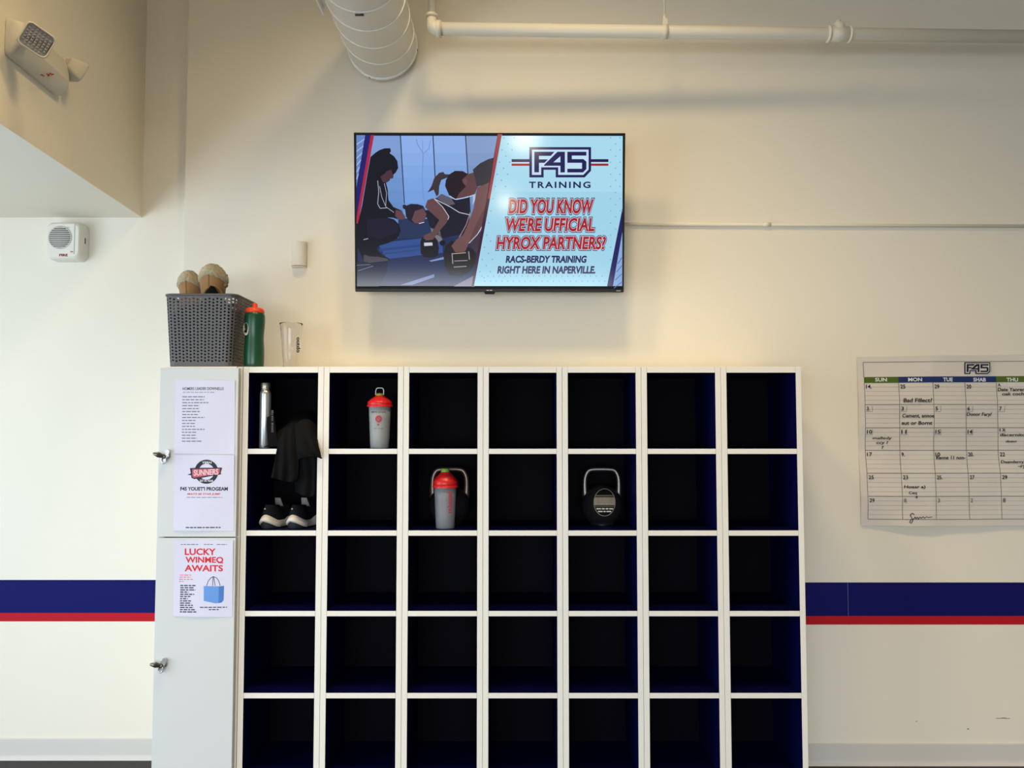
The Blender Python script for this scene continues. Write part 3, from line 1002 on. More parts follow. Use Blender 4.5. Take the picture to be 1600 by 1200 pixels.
# ------------------------------------------------------------------ wall devices
# small half-round sensor
m = MB()
za, zb = zat(419, D_WALL), zat(379.5, D_WALL)
xa, xb = xat(457, 400, D_WALL), xat(480, 400, D_WALL)
prof = [(xa, 0), (xa, 0.018)] + [((xa + xb) / 2 - (xb - xa) / 2 * math.cos(q), 0.018 + 0.022 * math.sin(q)) for q in [math.pi * k / 16 for k in range(1, 16)]] + [(xb, 0.018), (xb, 0)]
m.prism(prof, lambda a, b, t: Vector((a, D_WALL - b, t)), za + 0.006, zb)
m.prism([(a, b * 0.85) for a, b in prof], lambda a, b, t: Vector((a, D_WALL - b, t)), za, za + 0.005)
tag(make('wall_sensor', m, [mat('sensor_plastic', (224, 219, 206), 0.45)], origin=((xa + xb) / 2, D_WALL, za), bevel=0.0015), 'small white half-round sensor on the wall left of the television', 'sensor')

# conduit along the wall
m = MB()
p0, p1 = pix(960, 350.2, D_WALL - 0.008), pix(1700, 353.8, D_WALL - 0.008)
con = thing('wall_conduit', p0, 'thin cream conduit running right along the wall from behind the television', 'conduit')
m.tube([p0, p1], 0.0072, 14)
make('tube', m, [M_PAINTED], con)
m = MB()
q0, q1 = pix(1193, 350.8, D_WALL - 0.0095), pix(1204, 350.9, D_WALL - 0.0095)
m.tube([q0, q1], 0.0095, 14)
make('coupling', m, [M_PAINTED], con)

# fire alarm speaker on the left wall
YA = Y_REC
ax0, ax1 = xat(84, 380, YA), xat(139, 380, YA)
az0, az1 = zat(410, YA), zat(352, YA)
acx, acz = (ax0 + ax1) / 2, (az0 + az1) / 2
alarm = thing('alarm_speaker', (acx, YA, az0), 'white square wall speaker with round grille under the soffit', 'speaker')
m = MB()
hw, hh = (ax1 - ax0) / 2, (az1 - az0) / 2


def rr(hw, hh, r, n=6):
    out = []
    for cx_, cy_, a0 in ((hw - r, hh - r, 0), (-hw + r, hh - r, 90), (-hw + r, -hh + r, 180), (hw - r, -hh + r, 270)):
        for k in range(n + 1):
            q = math.radians(a0 + 90 * k / n)
            out.append((cx_ + r * math.cos(q), cy_ + r * math.sin(q)))
    return out


rings = []
for sc, dep in ((1.0, 0.0), (1.0, 0.045), (0.975, 0.058), (0.93, 0.068), (0.86, 0.072)):
    rings.append([Vector((acx + a, YA - dep, acz + b)) for a, b in rr(hw * sc, hh * sc, 0.028)])
m.grid(rings, 0, True, wrap=True)
m.add(rings[-1], [tuple(range(len(rings[-1])))], 0)
make('housing', m, [M_WPLASTIC], alarm)
YG = YA - 0.0722
m = MB()
gx, gz, gr = acx - 0.012, acz + 0.012, 0.047
m.lathe([(gr + 0.005, 0), (gr + 0.005, 0.002), (gr, 0.002), (gr, -0.001)], 36, 0, Matrix.Translation((gx, YG, gz)) @ Matrix.Rotation(math.pi / 2, 4, 'X'), cap0=False, cap1=False)
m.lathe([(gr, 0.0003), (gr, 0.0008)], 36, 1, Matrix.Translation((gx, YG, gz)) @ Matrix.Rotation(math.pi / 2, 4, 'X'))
for k in range(11):
    zz = -gr + (k + 0.5) * 2 * gr / 11
    w = math.sqrt(max(0, gr * gr - zz * zz)) - 0.001
    m.box((gx - w, YG - 0.0022, gz + zz - 0.0018), (gx + w, YG - 0.0008, gz + zz + 0.0018), 0)
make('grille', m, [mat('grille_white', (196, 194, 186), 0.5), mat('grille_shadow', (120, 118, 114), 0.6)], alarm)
m = MB()
m.box((acx + 0.05, YA - 0.0722, az0 + 0.022), (acx + 0.054, YA - 0.0712, az1 - 0.01), 0)
make('seam', m, [mat('seam_grey', (168, 164, 150), 0.6)], alarm)
m = MB()
xs_ = acx + hw + 0.0004
m.box((xs_ - 0.002, YA - 0.037, acz - 0.008), (xs_ + 0.0006, YA - 0.031, acz + 0.018), 0)
make('slot', m, [M_BLACK], alarm)
ca = Canvas((0, YA - 0.0724, 0), (0, -1, 0), eps=0.0003)
ca.text('FIRE', 92.6, 396.6, 106, 400.6, ink(150, 40, 36), 1, off=0.04)
make('red_lettering', ca.mb, ca.mats, alarm, fixn=False)
ca = Canvas((0, YA - 0.0724, 0), (0, -1, 0), eps=0.0003)
ca.words(110, 393.4, 115, 1.8, ink(130, 128, 118), 1, 3)
make('model_mark', ca.mb, ca.mats, alarm, fixn=False)
ca = Canvas((0, YA - 0.0724, 0), (0, -1, 0), eps=0.0003)
ca.text('SPEAKER', 94, 354.6, 109, 356.4, ink(180, 176, 162), 1, off=0.01)
make('lettering', ca.mb, ca.mats, alarm, fixn=False)

# emergency light on the soffit face
def face_pt(px, py, out=0.0):
    d = ray(px, py)
    k = (SF0 + SNRM * out - CAM).dot(SNRM) / d.dot(SNRM)
    return CAM + d * k


em = thing('emergency_light', face_pt(60, 110, 0.02), 'cream emergency light with two lamp heads high on the soffit face', 'emergency light')
A0 = face_pt(18, 55, 0.02) - SNRM * 0.02
SR = -SDIR                                        # along the face, to the right in the photo
E_len = (face_pt(104, 110, 0.03) - A0).dot(SR)
ez_t, ez_b = face_pt(18, 27, 0.02).z, face_pt(18, 86, 0.02).z
ehh = ez_t - ez_b


def fp(s, z, o):                                   # s along the face, z up from the body's foot, o out of the face
    return Vector((A0.x, A0.y, ez_b)) + SR * s + SNRM * o + Vector((0, 0, z))


m = MB()
out = []
L, Hh = E_len, ehh
for s_, z_ in ((0.0, 0.012), (0.004, 0.003), (0.014, 0.0), (L - 0.03, 0.0), (L - 0.012, 0.004), (L - 0.004, 0.014), (L, 0.03),
               (L, Hh - 0.045), (L - 0.008, Hh - 0.02), (L - 0.03, Hh - 0.006), (L - 0.06, Hh), (0.014, Hh), (0.004, Hh - 0.003), (0.0, Hh - 0.012)):
    out.append((s_, z_))
rings = []
cs_, cz_ = L / 2, Hh / 2
for sc, o_, low in ((1, 0.001, 0), (1, 0.018, 0), (0.985, 0.026, 0.006), (0.955, 0.040, 0.032), (0.90, 0.048, 0.052)):
    rings.append([fp(cs_ + (a - cs_) * sc, max(cz_ + (b - cz_) * sc, low), o_) for a, b in out])
m.grid(rings, 0, True, wrap=True)
m.add(rings[-1], [tuple(range(len(out)))], 0)
make('housing', m, [mat('cream_plastic', (206, 201, 188), 0.45)], em)
M_LENS = mat('lamp_lens', (150, 150, 152), 0.12, spec=0.8)


def head(px, py, out_, n, roll, size, name='lamp_head'):
    c = face_pt(px, py, out_)
    n = Vector(n).normalized()
    r0 = n.cross(Vector((0, 0, 1))).normalized()
    r0 = r0 if r0.x > 0 else -r0
    u0 = r0.cross(n)
    u0 = u0 if u0.z > 0 else -u0
    r = r0 * math.cos(roll) - u0 * math.sin(roll)
    u = u0 * math.cos(roll) + r0 * math.sin(roll)

    def P(a, b, t):
        return c + r * a + u * b + n * t
    m = MB()
    rg = []
    for sc, t in ((0.45, -0.045), (0.62, -0.040), (0.86, -0.018), (1.0, 0.0), (1.0, 0.008), (0.9, 0.009), (0.88, 0.004)):
        rg.append([P(a * sc, b * sc, t) for a, b in rr(size, size * 0.88, size * 0.32, 4)])
    m.grid(rg, 0, True, wrap=True)
    m.add(rg[0], [tuple(range(len(rg[0])))], 0)
    h = make(name, m, [MATS['cream_plastic']], em)
    m = MB()
    m.add([P(a * 0.89, b * 0.89, 0.004) for a, b in rr(size, size * 0.88, size * 0.32, 4)], [tuple(range(28))], 0)
    nn = 7
    for i in range(nn):
        for j in range(nn):
            a = (-1 + (i + 0.5) * 2 / nn) * size * 0.84
            b = (-1 + (j + 0.5) * 2 / nn) * size * 0.74
            if abs(i - 3) == 3 and abs(j - 3) == 3:
                continue
            w = size * 0.84 / nn * 0.86
            m.add([P(a - w, b - w, 0.0042), P(a + w, b - w, 0.0042), P(a + w, b + w, 0.0042), P(a - w, b + w, 0.0042), P(a, b, 0.0085)],
                  [(0, 1, 4), (1, 2, 4), (2, 3, 4), (3, 0, 4)], 0)
    make('lens', m, [M_LENS], h)
    m = MB()
    m.tube([c - n * 0.043, c - n * 0.05 - SNRM * max(0.0, out_ - 0.03)], 0.016, 12)
    make('swivel', m, [MATS['cream_plastic']], h)


head(57, 63, 0.105, (0.62, -0.72, -0.22), 0.40, 0.046)
head(117, 112, 0.05, (0.30, 0.88, -0.38), 0.2, 0.045)
ce = Canvas(fp(0, 0, 0.0420), SNRM, eps=0.0004)
ER = ink(150, 32, 30)
for a, b, c_, d_ in ((63, 117.5, 65.5, 116), (65.5, 116, 66, 118.5), (66, 118.5, 69.5, 118.5), (72.5, 114.6, 76, 118.6), (75, 116.8, 79, 114.4), (79, 114.4, 80, 117), (80, 117, 84, 115.4), (74, 119, 78, 117.6)):
    ce.line([(a, b), (c_, d_)], 1.5, ER, 1)
make('red_marking', ce.mb, ce.mats, em, fixn=False)

# ------------------------------------------------------------------ spiral duct
YD = 3.60
DC = pix(598, 72, YD)
DR = 54.0 / FPX * YD * 1.01
duct = thing('spiral_duct', (DC.x, 1.0, DC.z - DR), 'white spiral air duct running overhead to the back wall', 'duct')
DS = Vector((DC.x, -1.6, DC.z))                   # near end, behind the camera
m = MB()
m.lathe([(DR, 0), (DR, YD - DS.y)], 72, 0, Matrix.Translation(DS) @ Matrix.Rotation(-math.pi / 2, 4, 'X'))
M_DUCT = mat('duct_paint', (244, 243, 237), 0.32, spec=0.6)
make('pipe', m, [M_DUCT], duct)
m = MB()
PITCH_D = 0.147
pts = []
nt_ = int((YD - 0.02 + 1.6) / PITCH_D * 48)
for k in range(nt_):
    a = -2 * math.pi * k / 48 - math.pi / 2 - 0.5
    y = YD - 0.02 - PITCH_D * k / 48
    pts.append((DC.x + (DR + 0.0005) * math.cos(a), y, DC.z + (DR + 0.0005) * math.sin(a)))
m.tube(pts, 0.0028, 6)
make('spiral_seam', m, [M_DUCT], duct)
m = MB()
m.lathe([(DR - 0.004, -0.016), (DR + 0.003, -0.016), (DR + 0.0045, -0.012), (DR + 0.0045, -0.002), (DR + 0.002, 0.0), (DR - 0.02, 0.003)], 72, 0,
        Matrix.Translation((DC.x, YD, DC.z)) @ Matrix.Rotation(-math.pi / 2, 4, 'X'))
make('end_cap', m, [M_DUCT], duct)
for a in (-math.pi * 0.5 - 0.35, -math.pi * 0.5 + 1.42):
    m = MB()
    m.lathe([(0.004, 0), (0.004, 0.002)], 10, 0, Matrix.Translation((DC.x + (DR + 0.005) * math.cos(a), YD - 0.008, DC.z + (DR + 0.005) * math.sin(a))) @ Matrix.Rotation(math.pi / 2 + a, 4, 'Y'))
    make('screw', m, [mat('dark_screw', (60, 56, 50), 0.5)], duct)
m = MB()
m.box((DC.x - 0.012, 3.02, DC.z - DR - 0.0035), (DC.x + 0.02, 3.028, DC.z - DR + 0.001), 0)
make('seam_clip', m, [MATS['dark_screw']], duct)
# side register on the duct's left
m = MB()
yr0, yr1 = 2.3, 3.17
for rad, hz in ((DR + 0.016, 0.05),):
    xo = DC.x - rad
    m.rbox((xo, yr0, DC.z - hz), (DC.x - DR * 0.85, yr1, DC.z + hz), 0.006, 2)
    m.rbox((xo - 0.006, yr0 - 0.02, DC.z - hz - 0.02), (xo + 0.002, yr1 + 0.02, DC.z + hz + 0.02), 0.003, 2)
make('side_register', m, [M_DUCT], duct)

# ------------------------------------------------------------------ sprinkler pipe
YP0, YP1 = 3.38, 3.45
pa, pb = pix(674, 45.0, YP0), pix(1720, 59.0, YP1)
RP = 10.4 / FPX * YP0
sp = thing('sprinkler_pipe', pa, 'cream fire sprinkler pipe running across the top right of the wall', 'pipe')
pd = (pb - pa).normalized()


def pal(px):
    t = (px - 674) / (1720 - 674)
    return pa + (pb - pa) * t


m = MB()
m.tube([pal(684), pb], RP, 24)
make('pipe', m, [M_PAINTED], sp)
RV = 6.2 / FPX * YP0
vx = pix(674.5, 20, YP0)
m = MB()
m.tube([Vector((vx.x, vx.y, pa.z + 0.03)), Vector((vx.x, vx.y, Z_CEIL))], RV, 20)
make('riser', m, [M_PAINTED], sp)
m = MB()
R_e = RP * 1.06
path = [Vector((vx.x, vx.y, pa.z + 0.055))]
for k in range(7):
    q = math.pi / 2 * k / 6
    path.append(Vector((vx.x + 0.032 - 0.032 * math.cos(q), vx.y, pa.z + 0.032 - 0.032 * math.sin(q))))
path.append(pal(689))
m.tube(path, [RV * 1.25, RV * 1.3, RV * 1.35, R_e * 0.92, R_e * 0.97, R_e, R_e, R_e, R_e], 24)
m.tube([Vector((vx.x, vx.y, pa.z + 0.048)), Vector((vx.x, vx.y, pa.z + 0.062))], RV * 1.5, 24)
m.tube([pal(681.5), pal(689)], RP * 1.3, 24)
make('elbow', m, [M_PAINTED], sp)
m = MB()
hc = pal(1034)
m.tube([hc - pd * 0.011, hc + pd * 0.011], RP * 1.1, 24)
m.box((hc.x - 0.010, hc.y - 0.012, hc.z + RP * 0.9), (hc.x + 0.010, hc.y + 0.012, hc.z + RP + 0.026))
m.tube([hc + Vector((0, 0, RP + 0.02)), hc + Vector((0, 0, RP + 0.045))], 0.0065, 10)
m.tube([hc + Vector((0, 0, RP + 0.02)), Vector((hc.x, hc.y, Z_CEIL))], 0.0038, 10)
make('hanger', m, [M_PAINTED], sp)
m = MB()
t0, t1 = pal(1289), pal(1322)
m.tube([t0, t1], RP * 1.12, 24)
for a in (t0, t1):
    m.tube([a - pd * 0.005, a - pd * 0.002, a + pd * 0.002, a + pd * 0.005], [RP * 1.15, RP * 1.32, RP * 1.32, RP * 1.15], 24)
tc_ = (t0 + t1) / 2
tee = make('tee_fitting', m, [M_PAINTED], sp)
m = MB()
m.lathe([(0.026, 0.0), (0.026, RP + 0.012), (0.022, RP + 0.018), (0.012, RP + 0.022), (0.0095, RP + 0.024), (0.0095, RP + 0.032), (0.006, RP + 0.034)], 20, 0, Matrix.Translation(tc_))
make('plug', m, [M_PAINTED], tee)

# ------------------------------------------------------------------ things on top of the lockers
def lerp(a, b, t):
    return a + (b - a) * t


# woven-look plastic basket
BZ = Z_TOP
by0 = 3.215
bx0, bx1 = xat(263, 571, by0), xat(361.5, 571, by0)
bh = zat(461.5, by0) - BZ
bdep = 0.23
bcx, bcy = (bx0 + bx1) / 2, by0 + bdep / 2
tx0, tx1 = xat(256.5, 462, by0 - 0.012), xat(369, 462, by0 - 0.012)
basket = thing('storage_basket', (bcx, bcy, BZ), 'grey perforated plastic basket holding boots on the lockers', 'basket')


def outline(hx, hy, r, n):
    """n points evenly round a rounded rectangle"""
    segs = []
    Ls = [2 * (hx - r), math.pi * r / 2, 2 * (hy - r), math.pi * r / 2] * 2
    tot = sum(Ls)
    out = []
    for k in range(n):
        d = tot * k / n
        i = 0
        while d > Ls[i]:
            d -= Ls[i]
            i += 1
        if i == 0:
            p = (-hx + r + d, -hy)
        elif i == 1:
            q = d / r
            p = (hx - r + r * math.sin(q), -hy + r - r * math.cos(q))
        elif i == 2:
            p = (hx, -hy + r + d)
        elif i == 3:
            q = d / r
            p = (hx - r + r * math.cos(q), hy - r + r * math.sin(q))
        elif i == 4:
            p = (hx - r - d, hy)
        elif i == 5:
            q = d / r
            p = (-hx + r - r * math.sin(q), hy - r + r * math.cos(q))
        elif i == 6:
            p = (-hx, hy - r - d)
        else:
            q = d / r
            p = (-hx + r - r * math.cos(q), -hy + r - r * math.sin(q))
        out.append(p)
    return out


NB, NR = 66, 20
hxb, hyb = (bx1 - bx0) / 2, bdep / 2
hxt, hyt = (tx1 - tx0) / 2, bdep / 2 + 0.012
ob_, ot_ = outline(hxb, hyb, 0.026, NB * 4), outline(hxt, hyt, 0.03, NB * 4)
tcx = (tx0 + tx1) / 2


def bp(u, v):                                      # u in cells round the basket, v 0..1 up
    k = u * 4
    i = int(math.floor(k)) % (NB * 4)
    j = (i + 1) % (NB * 4)
    f = k - math.floor(k)
    a = (lerp(ob_[i][0], ob_[j][0], f), lerp(ob_[i][1], ob_[j][1], f))
    b = (lerp(ot_[i][0], ot_[j][0], f), lerp(ot_[i][1], ot_[j][1], f))
    return Vector((lerp(bcx + a[0], tcx + b[0], v), lerp(bcy + a[1], bcy + b[1], v), BZ + 0.003 + v * bh))


m = MB()
v0, v1 = 0.055, 0.955
for i in range(NB):
    for j in range(NR):
        va, vb = v0 + (v1 - v0) * j / NR, v0 + (v1 - v0) * (j + 1) / NR
        dv = vb - va
        sh = 0.13 if i % 2 else -0.13
        cu_, cw = i + 0.5, (va + vb) / 2 + sh * dv
        hole = [(cu_ - 0.36, cw + 0.10 * dv), (cu_ - 0.06, cw - 0.35 * dv), (cu_ + 0.36, cw - 0.10 * dv), (cu_ + 0.06, cw + 0.35 * dv)]
        mids = [(i, (va + vb) / 2), (i + .5, va), (i + 1, (va + vb) / 2), (i + .5, vb)]
        cor = [(i, va), (i + 1, va), (i + 1, vb), (i, vb)]
        pts = [bp(*p) for p in cor + hole]
        m.add(pts, [(0, 1, 5, 4), (1, 2, 6, 5), (2, 3, 7, 6), (3, 0, 4, 7)], 0, False)
for a, b in ((0.0, v0), (v1, 1.0)):
    for i in range(NB):
        m.add([bp(i, a), bp(i + 1, a), bp(i + 1, b), bp(i, b)], [(0, 1, 2, 3)], 0)
m.add([bp(i, 0.005) for i in range(NB)], [tuple(range(NB))], 0)
bm_o = make('body', m, [M_GREYPL], basket, fixn=False)
md = bm_o.modifiers.new('thickness', 'SOLIDIFY')
md.thickness = 0.0025
md.offset = 0
m = MB()
rim = [bp(i * 0.5, 1.0) for i in range(NB * 2)]
m.tube([p + Vector((0, 0, -0.002)) for p in rim], 0.0058, 8, closed=True, sq=(0.8, 1.0))
make('rim', m, [M_GREYPL], basket)

# sheepskin boots standing heel up in the basket
M_SUEDE = mat('tan_suede', (150, 116, 78), 0.95, spec=0.1, bump=(220, 0.35, 0.002), vary=(30, 0.12), sheen=0.3)
M_FLEECE = mat('cream_fleece', (184, 170, 136), 1.0, spec=0.05, bump=(260, 1.0, 0.006), vary=(120, 0.25), sheen=0.4)
M_TRIM = mat('suede_trim', (126, 98, 66), 0.9)
M_SOLE = mat('black_rubber', (18, 22, 22), 0.6)


def boot(pxc, pyt, pyw, wpx, Y, lab, tilt, dark):
    """pxc centre, pyt top of the fleece, pyw top of the suede in front, wpx width"""
    s = Y / FPX
    w = wpx / 2 * s
    c = pix(pxc, 462, Y)
    top = zat(pyt, Y)
    zs = zat(pyw, Y)
    base = zat(461, Y) - 0.055
    bt = thing('sheepskin_boot', (c.x, Y, base), lab, 'boot', 'boots in the basket')
    m = MB()
    prof = []
    n = 18
    rows = []
    for i in range(n):
        t = i / (n - 1)
        z = lerp(base, zs + 0.012, t)
        k = (zs - z) / w
        r = w * (0.80 + 0.17 * min(1, max(0, 1 - max(0, k) / 1.6)))
        dip = 0.016 * (t ** 3)
        row = []
        for q in range(40):
            a = 2 * math.pi * q / 40
            x, y = r * math.cos(a), 1.05 * r * math.sin(a)
            zz = z - dip * (math.cos(a) ** 2) * (2.0 if math.sin(a) < 0 else 1.0)
            row.append(Vector((c.x + x + tilt * (z - base) * 0.12, Y + y, zz)))
        rows.append(row)
    m.grid(rows, 0, True, wrap=True)
    m.add(rows[0], [tuple(range(40))], 0)
    m.add(rows[-1], [tuple(range(40))], 0)
    up = make('suede_upper', m, [M_SUEDE], bt)
    m = MB()
    dx = tilt * (zs - base) * 0.12
    seam = [Vector((c.x + dx * t, Y - 1.05 * w * (0.80 + 0.17 * min(1, max(0, 1 - (zs - lerp(base, zs, t)) / w / 1.6))) - 0.0008, lerp(base, zs + 0.004, t))) for t in [k / 10 for k in range(11)]]
    m.tube(seam, 0.0016, 6)
    make('back_seam', m, [M_TRIM], up)
    m = MB()
    N1, N2 = 80, 40
    zc = zs - 0.012
    hgt = top - zc
    rows = []
    for i in range(N2 + 1):
        ph = math.pi * i / N2                       # full flattened ball for the folded fleece cuff
        row = []
        for q in range(N1):
            a = 2 * math.pi * q / N1
            dv = Vector((math.sin(ph) * math.cos(a), math.sin(ph) * math.sin(a), math.cos(ph)))
            k = 1 + 0.05 * noise.noise(dv * 7 + Vector((pxc, 0, 0))) + 0.06 * noise.noise(dv * 19 + Vector((0, pxc, 0)))
            rr_ = w * 1.03 * k
            zz = zc + hgt * k * math.cos(ph) if ph < math.pi / 2 else zc + 0.03 * math.cos(ph)
            drop = -0.020 * (math.sin(ph) ** 2) * (math.cos(a) ** 2) + (0.010 * (math.sin(ph) ** 2) if math.sin(a) < 0 else -0.01) * abs(math.sin(a))
            row.append(Vector((c.x + dx + dv.x * rr_, Y + dv.y * rr_ * 1.06, zz + drop)))
        rows.append(row)
    m.grid(rows, 0, True, wrap=True)
    make('fleece_cuff', m, [M_FLEECE], bt)
    if dark:
        m = MB()
        zz0 = zat(461, Y)
        arch = []
        for k in range(17):
            q = math.pi * k / 16
            arch.append(Vector((c.x - 0.036 * math.cos(q) + 0.019, Y - 1.0 * w * (0.9 + 0.1 * math.sin(q)), zz0 - 0.012 + 0.036 * math.sin(q))))
        m.tube(arch, 0.006, 8, sq=(1, 0.7))
        make('heel_trim', m, [M_TRIM], bt)
        m = MB()
        m.lathe([(0.004, -0.006), (0.0085, -0.003), (0.0095, 0.002), (0.006, 0.008), (0.002, 0.010)], 14, 0, Matrix.Translation((c.x + dx + w * 1.0, Y - 0.02, zat(447.5, Y))) @ Matrix.Rotation(math.pi / 2, 4, 'Y'))
        make('toggle', m, [M_TRIM], bt)
    return bt


m = MB()
rows = []
top_z = zat(461, 3.3) - 0.012
ns = 15
for i in range(ns + 1):
    row = []
    for j in range(ns + 1):
        u, v = -1 + 2 * i / ns, -1 + 2 * j / ns
        e_ = max(abs(u), abs(v))
        x = bcx + u * (hxb - 0.006) * (0.985 if e_ < 1 else 1)
        y = bcy + v * (hyb - 0.006)
        z = top_z - 0.05 * e_ ** 6 + 0.014 * noise.noise(Vector((u * 3, v * 3, 1.7))) - 0.03
        hump = math.exp(-((x - pix(332, 460, 3.25).x) / 0.036) ** 2 - ((y - 3.245) / 0.03) ** 2)
        row.append(Vector((x, y, z + 0.085 * hump)))
    rows.append(row)
m.grid(rows, 0)
edge = [rows[0][j] for j in range(ns)] + [rows[i][ns] for i in range(ns)] + [rows[ns][j] for j in range(ns, 0, -1)] + [rows[i][0] for i in range(ns, 0, -1)]
low = [Vector((bcx + (p.x - bcx) * 0.985, bcy + (p.y - bcy) * 0.985, BZ + 0.012)) for p in edge]
m.grid([edge, low], 0, True, wrap=True)
m.add(low, [tuple(range(len(low)))], 0)
tag(make('folded_clothes', m, [mat('dark_green_cloth', (14, 19, 20), 0.95, spec=0.1, bump=(240, 0.3, 0.001))], origin=(bcx, bcy, BZ + 0.012)),
    'dark folded clothes stuffed in the grey basket under the boots', 'clothes')
boot(298, 423, 436, 37, 3.36, 'tan sheepskin boot with cream fleece, lower left one in the basket', -0.3, False)
boot(333, 413, 427, 44, 3.32, 'tan sheepskin boot with cream fleece, taller right one in the basket', 0.0, True)

# green squeeze bottle
YB = 3.29
c = pix(396.8, 572, YB)
s = YB / FPX
bot = thing('squeeze_bottle', (c.x, YB, Z_TOP), 'green squeeze bottle with orange cap beside the grey basket', 'bottle')
zt = zat(489, YB)
hB = zt - Z_TOP
prof = [(0.0345, 0), (0.0375, 0.004), (0.0385, hB * 0.10), (0.0392, hB * 0.22), (0.0385, hB * 0.36), (0.0362, hB * 0.52), (0.0366, hB * 0.62), (0.0388, hB * 0.74), (0.0400, hB * 0.86), (0.0395, hB * 0.94), (0.037, hB * 0.99), (0.035, hB)]
m = MB()
T = Matrix.Translation((c.x, YB, Z_TOP))
m.lathe(prof, 40, 0, T)
bb = make('bottle_body', m, [mat('green_plastic', (16, 72, 47), 0.3, spec=0.6, sss=0.1)], bot)
m = MB()
m.lathe([(0.0372, hB - 0.002), (0.0378, hB + 0.004), (0.036, hB + 0.012), (0.030, hB + 0.018), (0.016, hB + 0.021), (0.0105, hB + 0.022), (0.0105, hB + 0.030), (0.0095, hB + 0.036), (0.005, hB + 0.040)], 36, 0, T)
make('cap', m, [mat('orange_plastic', (232, 74, 34), 0.35)], bot)


def on_cyl(cx_, cy_, rad, px, py, grow=0.0006):
    """point of a round bottle's side met by the sight line"""
    d = ray(px, py)
    ox, oy = CAM.x - cx_, CAM.y - cy_
    A = d.x * d.x + d.y * d.y
    B = ox * d.x + oy * d.y
    R = rad + grow
    Cc = ox * ox + oy * oy - R * R
    disc = B * B - A * Cc
    k = (-B - math.sqrt(max(0, disc))) / A
    return CAM + d * k


class Wrap(Canvas):                                # print on a round side
    def __init__(s, cx_, cy_, rad):
        s.cx_, s.cy_, s.rad = cx_, cy_, rad
        s.mb, s.mats = MB(), []

    def P(s, px, py, lay=0):
        r = s.rad(py) if callable(s.rad) else s.rad
        return on_cyl(s.cx_, s.cy_, r, px, py, 0.0005 + lay * 0.0003)


wr = Wrap(c.x, YB, 0.0393)
wr.disc(384.2, 514, 4.3, 10, ink(206, 200, 186), 1)
wr.disc(383.4, 510.5, 2.8, 2.2, ink(92, 32, 26), 2)
wr.disc(383.0, 517.6, 2.4, 2.0, ink(26, 26, 28), 2)
make('emblem', wr.mb, wr.mats, bb, fixn=False)

# clear plastic tumbler
YT = 3.30
c = pix(454, 572, YT)
s = YT / FPX
cup = thing('plastic_tumbler', (c.x, YT, Z_TOP), 'clear empty plastic tumbler on top of the lockers', 'cup')
ht = zat(505.5, YT) - Z_TOP
r0, r1 = 11.0 * s, 17.0 * s
T = Matrix.Translation((c.x, YT, Z_TOP))
w = 0.0013
m = MB()
outp = [(r0 - 0.002, 0.0008), (r0, 0.003)] + [(lerp(r0, r1, t), lerp(0.003, ht - 0.006, t)) for t in (0.2, 0.33)] + [(lerp(r0, r1, 0.335) + 0.0008, lerp(0.003, ht, 0.34))] + \
    [(lerp(r0, r1, t), lerp(0.003, ht - 0.006, t)) for t in (0.36, 0.6, 0.84)] + [(lerp(r0, r1, 0.86) + 0.001, lerp(0.003, ht, 0.85)), (r1, ht - 0.006), (r1 + 0.0022, ht - 0.004), (r1 + 0.0024, ht)]
inp = [(r1 - w, ht)] + [(lerp(r0, r1, t) - w, lerp(0.003, ht - 0.006, t)) for t in (0.9, 0.6, 0.3, 0.05)] + [(r0 - 0.004, 0.004)]
m.lathe(outp + inp, 40, 0, T)
cb = make('cup_body', m, [mat('clear_plastic', (250, 250, 252), 0.05, trans=1.0, ior=1.25)], cup)
wr = Wrap(c.x, YT, lambda py: lerp(r0, r1, (572 - py) / 66.5) + 0.0006)
wr.text('outdo', 463.2, 527, 469.6, 551, ink(24, 26, 34), 1, off=0.03, rot=2)
make('lettering', wr.mb, wr.mats, cb, fixn=False)

# ------------------------------------------------------------------ things in the cubbies
M_CUP = mat('frosted_plastic', (178, 182, 182), 0.35, trans=0.35, ior=1.3, spec=0.4)
M_CUP2 = mat('frosted_plastic_smoke', (150, 153, 160), 0.35, trans=0.35, ior=1.3, spec=0.4)
M_LIDR = mat('red_plastic', (200, 32, 36), 0.33)


